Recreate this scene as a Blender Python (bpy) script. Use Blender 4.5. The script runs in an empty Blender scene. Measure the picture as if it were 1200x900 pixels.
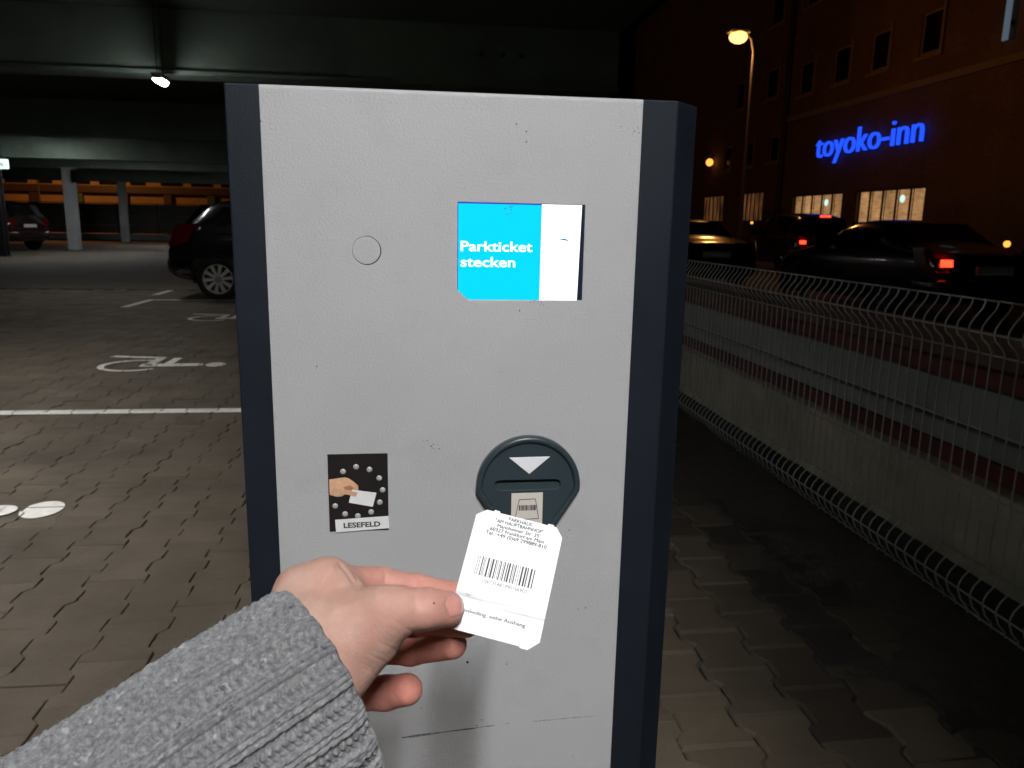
import bpy, bmesh, math, random
import numpy as np
from mathutils import Vector, Matrix

# ------------------------------------------------------------------ camera, world, exposure
scene = bpy.context.scene
C = scene.collection
CAM = np.array([0.0, 0.0, 1.2])
YAW, PITCH, ROLL, FOC = math.radians(7.4), math.radians(11.6), 0.0187, 906.0
CF = np.array([math.sin(YAW) * math.cos(PITCH), math.cos(YAW) * math.cos(PITCH), -math.sin(PITCH)])
_r0 = np.array([math.cos(YAW), -math.sin(YAW), 0.0])
_u0 = np.cross(_r0, CF)
CR = math.cos(ROLL) * _r0 + math.sin(ROLL) * _u0
CU = math.cos(ROLL) * _u0 - math.sin(ROLL) * _r0
cd = bpy.data.cameras.new('camera')
cam = bpy.data.objects.new('camera', cd)
C.objects.link(cam)
cd.sensor_width = 36.0
cd.lens = 36.0 * FOC / 1200.0
cd.clip_start = 0.02
cd.clip_end = 3000.0
cd.dof.use_dof = True
cd.dof.focus_distance = 0.62
cd.dof.aperture_fstop = 20.0
cam.matrix_world = Matrix(((CR[0], CU[0], -CF[0], CAM[0]), (CR[1], CU[1], -CF[1], CAM[1]), (CR[2], CU[2], -CF[2], CAM[2]), (0, 0, 0, 1)))
scene.camera = cam

world = bpy.data.worlds.new('World')
scene.world = world
world.use_nodes = True
wn = world.node_tree.nodes
wn.clear()
sky = wn.new('ShaderNodeTexSky')
sky.sky_type = 'NISHITA'
sky.sun_disc = False
sky.sun_elevation = math.radians(-4.0)
sky.sun_rotation = math.radians(200.0)
bg = wn.new('ShaderNodeBackground')
bg.inputs['Strength'].default_value = 0.004
wo = wn.new('ShaderNodeOutputWorld')
world.node_tree.links.new(sky.outputs[0], bg.inputs[0])
world.node_tree.links.new(bg.outputs[0], wo.inputs[0])

sd = bpy.data.lights.new('sun', 'SUN')           # the night's sun: as good as nothing
sd.energy = 0.002
sd.angle = math.radians(0.5)
sd.color = (0.8, 0.88, 1.0)
sun = bpy.data.objects.new('sun', sd)
C.objects.link(sun)
sun.rotation_euler = (math.radians(50), 0, math.radians(200))

scene.view_settings.view_transform = 'Standard'
scene.view_settings.look = 'None'
scene.view_settings.gamma = 1.0
scene.view_settings.exposure = 0.0
scene.view_settings.use_curve_mapping = False
scene.render.engine = 'CYCLES'
scene.cycles.use_denoising = True
scene.cycles.max_bounces = 4
scene.cycles.caustics_reflective = False
scene.cycles.caustics_refractive = False
scene.cycles.sample_clamp_indirect = 4.0
scene.cycles.use_adaptive_sampling = False

LAMP_POWER = 150.0        # one ceiling batten, W
rng = random.Random(7)
nrng = np.random.default_rng(11)


def view(x, y, d):
    """point seen at pixel (x, y) of the 1200 x 900 photograph, d metres deep"""
    return CAM + d * (CF + CR * (x - 600.0) / FOC - CU * (y - 450.0) / FOC)


def project(p):
    q = np.asarray(p, float) - CAM
    z = q @ CF
    return 600 + FOC * (q @ CR) / z, 450 - FOC * (q @ CU) / z, z


# ------------------------------------------------------------------ materials
MATS = {}


class NT:
    def __init__(self, name):
        self.m = bpy.data.materials.new(name)
        self.m.use_nodes = True
        self.n = self.m.node_tree.nodes
        self.l = self.m.node_tree.links
        self.b = self.n['Principled BSDF']
        MATS[name] = self.m

    def new(self, t, **kw):
        nd = self.n.new(t)
        for k, v in kw.items():
            setattr(nd, k, v)
        return nd

    def link(self, a, b):
        self.l.new(a, b)

    def coords(self, kind='Object'):
        return self.new('ShaderNodeTexCoord').outputs[kind]

    def noise(self, vec, scale, detail=4, rough=0.55, out='Fac'):
        nd = self.new('ShaderNodeTexNoise')
        nd.inputs['Scale'].default_value = scale
        nd.inputs['Detail'].default_value = detail
        nd.inputs['Roughness'].default_value = rough
        if vec is not None:
            self.link(vec, nd.inputs['Vector'])
        return nd.outputs[out]

    def voronoi(self, vec, scale, out='Distance', feature='F1'):
        nd = self.new('ShaderNodeTexVoronoi', feature=feature)
        nd.inputs['Scale'].default_value = scale
        if vec is not None:
            self.link(vec, nd.inputs['Vector'])
        return nd.outputs[out]

    def ramp(self, fac, stops):
        nd = self.new('ShaderNodeValToRGB')
        cr = nd.color_ramp
        while len(cr.elements) < len(stops):
            cr.elements.new(0.5)
        for e, (p, c) in zip(cr.elements, stops):
            e.position = p
            e.color = (c, c, c, 1) if isinstance(c, (int, float)) else (*c, 1)
        self.link(fac, nd.inputs[0])
        return nd.outputs[0]

    def mix(self, fac, a, b, mode='MIX'):
        nd = self.new('ShaderNodeMix', data_type='RGBA', blend_type=mode)
        for sock, v in ((nd.inputs[0], fac), (nd.inputs[6], a), (nd.inputs[7], b)):
            if isinstance(v, (int, float)):
                sock.default_value = v
            elif isinstance(v, tuple):
                sock.default_value = (*v, 1)
            else:
                self.link(v, sock)
        return nd.outputs[2]

    def math(self, op, a, b=None, clamp=False):
        nd = self.new('ShaderNodeMath', operation=op, use_clamp=clamp)
        for sock, v in ((nd.inputs[0], a), (nd.inputs[1], b)):
            if v is None:
                continue
            if isinstance(v, (int, float)):
                sock.default_value = v
            else:
                self.link(v, sock)
        return nd.outputs[0]

    def bump(self, h, strength=0.3, dist=0.001, prev=None):
        nd = self.new('ShaderNodeBump')
        nd.inputs['Strength'].default_value = strength
        nd.inputs['Distance'].default_value = dist
        self.link(h, nd.inputs['Height'])
        if prev is not None:
            self.link(prev, nd.inputs['Normal'])
        return nd.outputs[0]

    def set(self, col=None, rough=None, metal=None, normal=None, spec=None, **kw):
        b = self.b
        for k, v in (('Base Color', col), ('Roughness', rough), ('Metallic', metal), ('Normal', normal), ('Specular IOR Level', spec)):
            if v is None:
                continue
            if isinstance(v, tuple):
                b.inputs[k].default_value = (*v, 1)
            elif isinstance(v, (int, float)):
                b.inputs[k].default_value = v
            else:
                self.link(v, b.inputs[k])
        for k, v in kw.items():
            k = k.replace('_', ' ')
            b.inputs[k].default_value = (*v, 1) if isinstance(v, tuple) and len(v) == 3 and 'Color' in k else v
        return self


def simple(name, col, rough=0.6, metal=0.0, var=0.12, scale=8.0, bump=0.0, bscale=200.0, bdist=0.0005, spec=None):
    """plain colour broken up by noise, with optional fine relief"""
    t = NT(name)
    co = t.coords()
    n = t.noise(co, scale, 6, 0.6)
    lo = tuple(c * (1 - var) for c in col)
    hi = tuple(min(1, c * (1 + var)) for c in col)
    c = t.ramp(n, [(0.3, lo), (0.7, hi)])
    r = t.ramp(n, [(0.2, max(0, rough - 0.08)), (0.8, min(1, rough + 0.08))])
    nor = t.bump(t.noise(co, bscale, 3), bump, bdist) if bump else None
    t.set(c, r, metal, nor, spec)
    return t.m


def emitter(name, col, strength, base=(0.02, 0.02, 0.02), sampled=False):
    t = NT(name)
    t.set(base, 0.8, spec=0.1)
    t.b.inputs['Emission Color'].default_value = (*col, 1)
    t.b.inputs['Emission Strength'].default_value = strength
    if not sampled:
        t.m.cycles.emission_sampling = 'NONE'
    return t.m


# grey powder coat of the terminal's front, with the scuffs it carries
def panel_material():
    t = NT('grey powder coat')
    co = t.coords()
    sep = t.new('ShaderNodeSeparateXYZ')
    t.link(co, sep.inputs[0])
    X, Z = sep.outputs[0], sep.outputs[2]
    base = t.ramp(t.noise(co, 3.0, 5), [(0.3, (0.395, 0.393, 0.398)), (0.7, (0.45, 0.447, 0.45))])
    grime = t.ramp(t.noise(co, 16.0, 8, 0.7), [(0.55, 0.0), (0.8, 0.25)])
    base = t.mix(grime, base, (0.28, 0.27, 0.26))
    fleck = t.noise(co, 900.0, 2)

    def seg(x0, z0, x1, z1, w):
        # mask of a scuff along a segment (terminal's own x, z)
        L = math.hypot(x1 - x0, z1 - z0)
        ux, uz = (x1 - x0) / L, (z1 - z0) / L
        dx = t.math('SUBTRACT', X, x0)
        dz = t.math('SUBTRACT', Z, z0)
        a = t.math('ADD', t.math('MULTIPLY', dx, ux), t.math('MULTIPLY', dz, uz))
        ac = t.math('MINIMUM', t.math('MAXIMUM', a, 0.0), L)
        ex = t.math('SUBTRACT', dx, t.math('MULTIPLY', ac, ux))
        ez = t.math('SUBTRACT', dz, t.math('MULTIPLY', ac, uz))
        d = t.math('SQRT', t.math('ADD', t.math('MULTIPLY', ex, ex), t.math('MULTIPLY', ez, ez)))
        wob = t.math('MULTIPLY', t.math('SUBTRACT', t.noise(co, 25.0, 2), 0.5), 0.006)
        return t.math('LESS_THAN', t.math('ADD', d, wob), w)
    spots = t.math('LESS_THAN', t.voronoi(co, 430.0), 0.25)
    spots = t.math('MULTIPLY', spots, t.math('GREATER_THAN', t.noise(co, 170.0, 2), 0.44))
    m = None
    for s in ((0.155, 1.293, 0.216, 1.283, 0.0042), (-0.033, 0.984, -0.021, 0.979, 0.0042), (0.040, 1.138, 0.085, 1.124, 0.002)):
        k = seg(*s)
        m = k if m is None else t.math('MAXIMUM', m, k)
    m = t.math('MULTIPLY', m, spots)
    scr = t.math('MULTIPLY', seg(-0.06, 0.655, 0.055, 0.664, 0.0011), t.math('GREATER_THAN', fleck, 0.46))
    scr2 = t.math('MULTIPLY', seg(0.055, 0.664, 0.158, 0.667, 0.0008), t.math('GREATER_THAN', fleck, 0.52))
    m = t.math('MAXIMUM', m, t.math('MAXIMUM', scr, scr2))
    stray = t.math('MULTIPLY', t.math('LESS_THAN', t.voronoi(co, 150.0), 0.11), t.math('GREATER_THAN', t.noise(co, 21.0, 2), 0.66))
    m = t.math('MAXIMUM', m, stray)
    col = t.mix(m, base, (0.03, 0.03, 0.035))
    peel = t.math('ADD', t.math('MULTIPLY', t.noise(co, 420.0, 2, 0.4), 1.0), t.math('MULTIPLY', t.noise(co, 1300.0, 2, 0.5), 0.5))
    n1 = t.bump(peel, 0.6, 0.0006)
    t.set(col, 0.42, 0.0, n1, 0.45)
    return t.m


def skin_material():
    t = NT('skin')
    co = t.coords()
    at = t.new('ShaderNodeAttribute', attribute_name='flush')
    n = t.noise(co, 60.0, 6, 0.6)
    pale = t.ramp(n, [(0.3, (0.41, 0.265, 0.205)), (0.7, (0.48, 0.335, 0.27))])
    red = t.ramp(n, [(0.3, (0.53, 0.195, 0.150)), (0.7, (0.61, 0.25, 0.195))])
    c = t.mix(at.outputs['Fac'], pale, red)
    blot = t.ramp(t.noise(co, 38.0, 5, 0.65), [(0.46, 0.0), (0.72, 0.5)])
    c = t.mix(blot, c, (0.45, 0.22, 0.175))
    cr = t.new('ShaderNodeAttribute', attribute_name='crease')
    pores = t.voronoi(co, 900.0)
    lines = t.voronoi(co, 420.0, feature='F2')
    h = t.math('ADD', t.math('MULTIPLY', pores, 0.5), t.math('MULTIPLY', lines, 0.5))
    n1 = t.bump(h, 0.35, 0.0006)
    n2 = t.bump(t.noise(co, 190.0, 5, 0.65), 0.35, 0.0012, n1)
    n3 = t.bump(cr.outputs['Fac'], 0.5, 0.0010, n2)
    t.set(c, 0.58, 0.0, n3, 0.28, Subsurface_Weight=0.3, Subsurface_Scale=0.0035)
    t.b.inputs['Subsurface Radius'].default_value = (1.0, 0.32, 0.16)
    return t.m


def wool_material():
    t = NT('grey tweed wool')
    co = t.coords()
    n = t.noise(co, 330.0, 3, 0.7)
    c = t.ramp(n, [(0.32, (0.105, 0.105, 0.112)), (0.50, (0.172, 0.172, 0.175)), (0.70, (0.26, 0.26, 0.257))])
    c = t.mix(t.ramp(t.noise(co, 150.0, 2), [(0.66, 0.0), (0.72, 0.5)]), c, (0.43, 0.43, 0.42))
    c = t.mix(t.ramp(t.noise(co, 141.0, 2), [(0.68, 0.0), (0.72, 0.7)]), c, (0.055, 0.06, 0.085))
    mp = t.new('ShaderNodeMapping')
    mp.inputs['Location'].default_value = (3.1, 1.7, 0.4)
    t.link(co, mp.inputs['Vector'])
    c = t.mix(t.ramp(t.noise(mp.outputs[0], 150.0, 2), [(0.71, 0.0), (0.74, 0.5)]), c, (0.22, 0.16, 0.11))
    h = t.noise(co, 1500.0, 4, 0.75)
    n1 = t.bump(h, 0.35, 0.0002)
    t.set(c, 0.95, 0.0, n1, 0.08, Sheen_Weight=0.08, Sheen_Roughness=0.6)
    return t.m


def paver_material(name, per_object):
    t = NT(name)
    geo = t.new('ShaderNodeNewGeometry').outputs['Position']
    if per_object:
        r = t.new('ShaderNodeObjectInfo').outputs['Random']
    else:
        r = t.new('ShaderNodeAttribute', attribute_name='rnd').outputs['Fac']
    base = t.ramp(r, [(0.0, (0.112, 0.089, 0.062)), (0.5, (0.122, 0.097, 0.068)), (1.0, (0.135, 0.108, 0.077))])
    grit = t.ramp(t.noise(geo, 260.0, 4, 0.7), [(0.3, 0.8), (0.7, 1.16)])
    c = t.mix(1.0, base, grit, 'MULTIPLY')
    stain = t.ramp(t.noise(geo, 2.3, 7, 0.65), [(0.35, 0.75), (0.62, 1.06)])
    c = t.mix(1.0, c, stain, 'MULTIPLY')
    oil = t.ramp(t.noise(geo, 0.9, 4, 0.6), [(0.56, 0.0), (0.70, 0.55)])
    c = t.mix(oil, c, (0.028, 0.025, 0.022))
    mp = t.new('ShaderNodeMapping')
    mp.inputs['Scale'].default_value = (0.35, 3.2, 1.0)
    t.link(geo, mp.inputs['Vector'])
    tyre = t.ramp(t.noise(mp.outputs[0], 1.4, 5), [(0.58, 0.0), (0.72, 0.4)])
    c = t.mix(tyre, c, (0.035, 0.031, 0.027))
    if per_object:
        stone_tint = t.new('ShaderNodeObjectInfo').outputs['Color']
        c = t.mix(1.0, c, stone_tint, 'MULTIPLY')
    h = t.math('ADD', t.noise(geo, 320.0, 3), t.math('MULTIPLY', t.noise(geo, 40.0, 4), 1.2))
    t.set(c, t.ramp(t.noise(geo, 3.0, 4), [(0.3, 0.62), (0.7, 0.9)]), 0.0, t.bump(h, 0.5, 0.002), 0.35)
    return t.m


def ticket_material():
    t = NT('thermal paper')
    co = t.coords()
    sep = t.new('ShaderNodeSeparateXYZ')
    t.link(co, sep.inputs[0])
    x, y = sep.outputs[0], sep.outputs[1]
    mp = t.new('ShaderNodeMapping')
    mp.inputs['Scale'].default_value = (12.0, 420.0, 1.0)
    t.link(co, mp.inputs['Vector'])
    streak = t.ramp(t.noise(mp.outputs[0], 1.6, 3), [(0.40, 0.0), (0.70, 1.0)])
    band = t.math('SUBTRACT', 1.0, t.math('DIVIDE', t.math('ABSOLUTE', t.math('SUBTRACT', y, -0.0180)), 0.0050), True)
    m = t.math('MULTIPLY', streak, band)
    c = t.mix(m, (0.80, 0.80, 0.80), (0.16, 0.15, 0.15))
    nor = t.bump(t.noise(co, 900.0, 3), 0.1, 0.0002)
    t.set(c, 0.45, 0.0, nor, 0.4)
    return t.m


def facade_material(name, col):
    t = NT(name)
    geo = t.new('ShaderNodeNewGeometry').outputs['Position']
    sep = t.new('ShaderNodeSeparateXYZ')
    t.link(geo, sep.inputs[0])
    cmb = t.new('ShaderNodeCombineXYZ')
    t.link(t.math('ADD', sep.outputs[0], sep.outputs[1]), cmb.inputs[0])
    t.link(sep.outputs[2], cmb.inputs[1])
    br = t.new('ShaderNodeTexBrick')
    br.inputs['Scale'].default_value = 4.2
    br.inputs['Mortar Size'].default_value = 0.025
    br.inputs['Color1'].default_value = (*col, 1)
    br.inputs['Color2'].default_value = (col[0] * 0.7, col[1] * 0.62, col[2] * 0.6, 1)
    br.inputs['Mortar'].default_value = (col[0] * 0.55, col[1] * 0.6, col[2] * 0.7, 1)
    t.link(cmb.outputs[0], br.inputs['Vector'])
    c = t.mix(1.0, br.outputs[0], t.ramp(t.noise(geo, 0.5, 6), [(0.3, 0.7), (0.7, 1.1)]), 'MULTIPLY')
    t.set(c, 0.85, 0.0, t.bump(br.outputs['Fac'], 0.3, 0.01))
    return t.m


def car_paint(name, col):
    t = NT(name)
    co = t.coords()
    c = t.ramp(t.noise(co, 5.0, 4), [(0.3, tuple(v * 0.8 for v in col)), (0.7, tuple(v * 1.2 for v in col))])
    t.set(c, 0.22, 0.0, None, 0.5, Coat_Weight=0.7, Coat_Roughness=0.06)
    return t.m


panel_material(); skin_material(); wool_material(); ticket_material()
paver_material('paver concrete', True)
paver_material('paver concrete field', False)
simple('dark powder coat', (0.0085, 0.0125, 0.0185), 0.5, bump=0.5, bscale=600.0, bdist=0.0005, spec=0.25)
simple('navy plastic', (0.006, 0.010, 0.030), 0.4)
simple('black plastic', (0.012, 0.012, 0.013), 0.5)
simple('reader matt', (0.02, 0.032, 0.037), 0.75, spec=0.1)
simple('reader plastic', (0.028, 0.042, 0.050), 0.33, bump=0.15, bscale=900.0, bdist=0.0002)
simple('white enamel', (0.78, 0.78, 0.80), 0.4, var=0.03)
simple('sticker beige', (0.62, 0.57, 0.51), 0.5, var=0.05)
simple('sticker black', (0.013, 0.011, 0.011), 0.35)
simple('sticker white', (0.75, 0.75, 0.74), 0.45, var=0.05, scale=60)
simple('print black', (0.012, 0.012, 0.013), 0.6)
simple('print grey', (0.16, 0.16, 0.16), 0.6)
simple('print skin', (0.62, 0.36, 0.22), 0.5, var=0.25, scale=70)
simple('print skin shade', (0.36, 0.16, 0.08), 0.5, var=0.2, scale=70)
simple('silver dot', (0.46, 0.46, 0.45), 0.35, metal=0.2)
simple('nail', (0.56, 0.255, 0.215), 0.20, var=0.08, scale=150)
simple('nail edge', (0.66, 0.52, 0.44), 0.35, var=0.05)
simple('mole', (0.10, 0.035, 0.025), 0.5)
simple('joint sand', (0.050, 0.042, 0.033), 0.95, var=0.4, scale=60, bump=0.6, bscale=180, bdist=0.003)
simple('dark_layer', (0.024, 0.019, 0.014), 0.95, var=0.5, scale=14, bump=0.9, bscale=90, bdist=0.01)
simple('asphalt', (0.085, 0.069, 0.050), 0.85, var=0.35, scale=0.8, bump=0.5, bscale=60, bdist=0.004)
simple('street asphalt', (0.03, 0.028, 0.027), 0.8, var=0.3, scale=1.0)
simple('road paint', (0.84, 0.81, 0.74), 0.7, var=0.12, scale=30, bump=0.3, bscale=200, bdist=0.001)
simple('pole grey', (0.035, 0.035, 0.035), 0.6)
simple('galvanised wire', (0.36, 0.38, 0.375), 0.5, metal=0.25, var=0.2, scale=30)
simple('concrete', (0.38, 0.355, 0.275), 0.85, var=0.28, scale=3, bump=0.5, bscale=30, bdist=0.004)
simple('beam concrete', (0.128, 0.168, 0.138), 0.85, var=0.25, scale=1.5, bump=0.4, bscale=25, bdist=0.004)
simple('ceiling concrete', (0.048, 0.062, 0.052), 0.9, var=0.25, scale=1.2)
simple('column paint', (0.36, 0.38, 0.39), 0.55, var=0.15, scale=2)
simple('dark steel', (0.02, 0.02, 0.022), 0.5)
simple('board red', (0.085, 0.008, 0.007), 0.55, var=0.3, scale=3)
simple('board white', (0.24, 0.275, 0.265), 0.6, var=0.2, scale=3)
simple('board brown', (0.085, 0.045, 0.032), 0.7, var=0.4, scale=5)
simple('parapet mesh', (0.15, 0.15, 0.115), 0.8, var=0.3, scale=0.6)
simple('render orange', (0.32, 0.21, 0.12), 0.9, var=0.15, scale=0.7)
simple('green paint', (0.05, 0.10, 0.035), 0.7, var=0.2, scale=2)
simple('stone trim', (0.20, 0.145, 0.11), 0.8, var=0.15, scale=2)
facade_material('hotel brick', (0.17, 0.10, 0.07))
car_paint('black paint', (0.006, 0.0065, 0.008))
car_paint('dark red paint', (0.018, 0.007, 0.008))
car_paint('dark blue paint', (0.006, 0.008, 0.014))
simple('tyre rubber', (0.011, 0.011, 0.011), 0.85)
simple('alloy', (0.68, 0.68, 0.66), 0.4, metal=0.15, var=0.06)
simple('chrome', (0.75, 0.75, 0.75), 0.12, metal=1.0, var=0.02)
simple('car glass', (0.006, 0.007, 0.008), 0.06, spec=0.7)
simple('tail lens', (0.10, 0.004, 0.005), 0.15, var=0.2, scale=20, spec=0.7)
simple('plate white', (0.55, 0.55, 0.54), 0.5, var=0.05)
simple('lamp housing', (0.30, 0.31, 0.31), 0.5)
simple('dark window', (0.010, 0.010, 0.012), 0.12, spec=0.6)
simple('bronze frame', (0.05, 0.03, 0.02), 0.5)
emitter('tube glow', (1.0, 0.965, 0.88), 30.0)
emitter('screen cyan', (0.0, 0.73, 0.98), 1.0, (0.0, 0.02, 0.03), True)
emitter('screen white', (0.93, 0.97, 1.0), 1.6, sampled=True)
emitter('screen letters', (0.93, 0.98, 1.0), 1.5)
emitter('screen print', (0.03, 0.30, 0.62), 0.8)
emitter('screen edge', (0.01, 0.03, 0.75), 0.9)
emitter('sign blue', (0.012, 0.07, 1.0), 1.5)
emitter('brake glow', (1.0, 0.035, 0.012), 5.0)
emitter('amber glow', (1.0, 0.40, 0.06), 1.8)
emitter('sodium glow', (1.0, 0.50, 0.14), 3.0)
emitter('exit glow', (0.70, 1.0, 0.92), 1.7)
emitter('exit green', (0.02, 0.30, 0.10), 0.6)
emitter('pale glow', (0.45, 0.62, 0.8), 0.16)
emitter('spot glow', (0.65, 1.0, 0.95), 1.0)


def lit_window_material():
    t = NT('lit curtain')
    geo = t.new('ShaderNodeNewGeometry').outputs['Position']
    t.set((0.2, 0.15, 0.1), 0.8)
    mp = t.new('ShaderNodeMapping')
    mp.inputs['Scale'].default_value = (1, 1, 5.0)
    t.link(geo, mp.inputs['Vector'])
    w = t.noise(mp.outputs[0], 2.2, 3)
    c = t.ramp(w, [(0.3, (0.62, 0.27, 0.085)), (0.7, (1.0, 0.60, 0.27))])
    t.link(c, t.b.inputs['Emission Color'])
    s = t.math('MULTIPLY', t.ramp(t.noise(geo, 0.9, 3), [(0.3, 0.45), (0.7, 1.0)]), 0.62)
    t.link(s, t.b.inputs['Emission Strength'])
    t.m.cycles.emission_sampling = 'NONE'
    return t.m


def dim_window_material():
    t = NT('dim curtain')
    geo = t.new('ShaderNodeNewGeometry').outputs['Position']
    t.set((0.2, 0.12, 0.07), 0.8)
    mp = t.new('ShaderNodeMapping')
    mp.inputs['Scale'].default_value = (1, 2.0, 0.4)
    t.link(geo, mp.inputs['Vector'])
    w = t.noise(mp.outputs[0], 1.8, 4)
    c = t.ramp(w, [(0.35, (0.02, 0.006, 0.002)), (0.75, (0.62, 0.27, 0.10))])
    t.link(c, t.b.inputs['Emission Color'])
    t.b.inputs['Emission Strength'].default_value = 0.35
    t.m.cycles.emission_sampling = 'NONE'
    return t.m


lit_window_material()
dim_window_material()
M = MATS


# ------------------------------------------------------------------ mesh helpers
class MB:
    """collects shapes (world coordinates) that become ONE mesh object"""

    def __init__(self):
        self.v, self.f = [], []

    def add(self, vs, fs):
        o = len(self.v)
        self.v += [tuple(map(float, p)) for p in vs]
        self.f += [tuple(i + o for i in f) for f in fs]
        return self

    def box(self, x0, x1, y0, y1, z0, z1, b=0.0):
        if b <= 0:
            vs = [(x, y, z) for z in (z0, z1) for y in (y0, y1) for x in (x0, x1)]
            return self.add(vs, [(0, 2, 3, 1), (4, 5, 7, 6), (0, 1, 5, 4), (2, 6, 7, 3), (0, 4, 6, 2), (1, 3, 7, 5)])
        bm = bmesh.new()
        bmesh.ops.create_cube(bm, size=1.0)
        for v in bm.verts:
            v.co = ((x0 + x1) / 2 + v.co.x * (x1 - x0), (y0 + y1) / 2 + v.co.y * (y1 - y0), (z0 + z1) / 2 + v.co.z * (z1 - z0))
        bmesh.ops.bevel(bm, geom=bm.edges[:], offset=b, segments=2, affect='EDGES', profile=0.6)
        return self.bm(bm)

    def bm(self, bm):
        bm.verts.index_update()
        self.add([v.co for v in bm.verts], [[v.index for v in f.verts] for f in bm.faces])
        bm.free()
        return self

    def prism(self, pts, fn, a, b):
        """2D outline pts; fn(u, w, t) -> point; between t = a and t = b"""
        n = len(pts)
        vs = [fn(p[0], p[1], a) for p in pts] + [fn(p[0], p[1], b) for p in pts]
        fs = [tuple(range(n - 1, -1, -1)), tuple(range(n, 2 * n))]
        fs += [(i, (i + 1) % n, n + (i + 1) % n, n + i) for i in range(n)]
        return self.add(vs, fs)

    def tube(self, pts, r, seg=6, closed=False, cap=True):
        pts = [np.asarray(p, float) for p in pts]
        n = len(pts)
        rr = r if hasattr(r, '__len__') else [r] * n
        vs, fs = [], []
        up = None
        for i, p in enumerate(pts):
            if closed:
                d = pts[(i + 1) % n] - pts[i - 1]
            else:
                d = pts[min(i + 1, n - 1)] - pts[max(i - 1, 0)]
            d = d / (np.linalg.norm(d) + 1e-12)
            if up is None:
                up = np.array([0, 0, 1.0]) if abs(d[2]) < 0.9 else np.array([1.0, 0, 0])
            s = np.cross(d, up)
            s /= np.linalg.norm(s) + 1e-12
            up = np.cross(s, d)
            for k in range(seg):
                a = 2 * math.pi * k / seg
                vs.append(p + rr[i] * (math.cos(a) * s + math.sin(a) * up))
        for i in range(n if closed else n - 1):
            j = (i + 1) % n
            for k in range(seg):
                k2 = (k + 1) % seg
                fs.append((i * seg + k, i * seg + k2, j * seg + k2, j * seg + k))
        if cap and not closed:
            fs.append(tuple(range(seg - 1, -1, -1)))
            fs.append(tuple((n - 1) * seg + k for k in range(seg)))
        return self.add(vs, fs)

    def disc(self, c, ex, ey, r, thick, n=20, dome=0.0):
        """round plate: centre c, in-plane axes ex, ey, growing along ex x ey"""
        c, ex, ey = (np.asarray(a, float) for a in (c, ex, ey))
        nz = np.cross(ex, ey)
        rings = [(r, 0.0), (r, thick)] + ([(r * 0.75, thick + dome * 0.6), (r * 0.4, thick + dome * 0.92)] if dome else [])
        vs, fs = [], []
        for rad, h in rings:
            for k in range(n):
                a = 2 * math.pi * k / n
                vs.append(c + rad * (math.cos(a) * ex + math.sin(a) * ey) + h * nz)
        for i in range(len(rings) - 1):
            for k in range(n):
                k2 = (k + 1) % n
                fs.append((i * n + k, i * n + k2, (i + 1) * n + k2, (i + 1) * n + k))
        fs.append(tuple((len(rings) - 1) * n + k for k in range(n)))
        return self.add(vs, fs)

    def build(self, name, mat, parent=None, smooth=False, bevel=0.0):
        me = bpy.data.meshes.new(name)
        o0 = np.array(parent['_o']) if parent is not None and '_o' in parent else np.zeros(3)
        me.from_pydata([tuple(np.asarray(p) - o0) for p in self.v], [], self.f)
        me.update()
        if smooth:
            me.polygons.foreach_set('use_smooth', [True] * len(me.polygons))
        me.materials.append(M[mat])
        ob = bpy.data.objects.new(name, me)
        C.objects.link(ob)
        if parent is not None:
            ob.parent = parent
            ob['_o'] = list(o0)
        if bevel:
            md = ob.modifiers.new('bevel', 'BEVEL')
            md.width = bevel
            md.segments = 2
            md.limit_method = 'ANGLE'
        return ob


def tag(o, label=None, cat=None, group=None, kind=None):
    for k, v in (('label', label), ('category', cat), ('group', group), ('kind', kind)):
        if v:
            o[k] = v
    return o


def empty(name, loc, label, cat, group=None):
    o = bpy.data.objects.new(name, None)
    C.objects.link(o)
    o.location = tuple(map(float, loc))
    o['_o'] = list(map(float, loc))
    o.empty_display_size = 0.1
    return tag(o, label, cat, group)


def copy_tree(o, parent=None):
    c = o.copy()
    C.objects.link(c)
    c.parent = parent
    for ch in o.children:
        copy_tree(ch, c)
    return c


_TEXT = {}


def text_polys(s, size=1.0, bold=0.0, space=1.0):
    """outline of a text as a mesh: (verts xy, faces), starting at x = 0 on the baseline"""
    key = (s, bold, space)
    if key not in _TEXT:
        cu = bpy.data.curves.new('lettering', 'FONT')
        cu.body = s
        cu.size = 1.0
        cu.offset = bold
        cu.space_character = space
        cu.resolution_u = 3
        ob = bpy.data.objects.new('lettering_source', cu)
        C.objects.link(ob)
        dg = bpy.context.evaluated_depsgraph_get()
        me = bpy.data.meshes.new_from_object(ob.evaluated_get(dg))
        vs = [(v.co.x, v.co.y) for v in me.vertices]
        fs = [tuple(p.vertices) for p in me.polygons]
        _TEXT[key] = (vs, fs)
        bpy.data.objects.remove(ob)
        bpy.data.curves.remove(cu)
        bpy.data.meshes.remove(me)
    vs, fs = _TEXT[key]
    return [(x * size, y * size) for x, y in vs], fs


def text_into(mb, s, fn, size, bold=0.0, width=None, center=False, space=1.0):
    """lay a text onto a surface: fn(u, w) -> point; width fits the text to a length"""
    vs, fs = text_polys(s, size, bold, space)
    x1 = max(v[0] for v in vs)
    x0 = min(v[0] for v in vs)
    k = width / (x1 - x0) if width else 1.0
    off = -(x0 + x1) / 2 if center else -x0
    mb.add([fn((x + off) * k, y) for x, y in vs], fs)
    return mb


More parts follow.
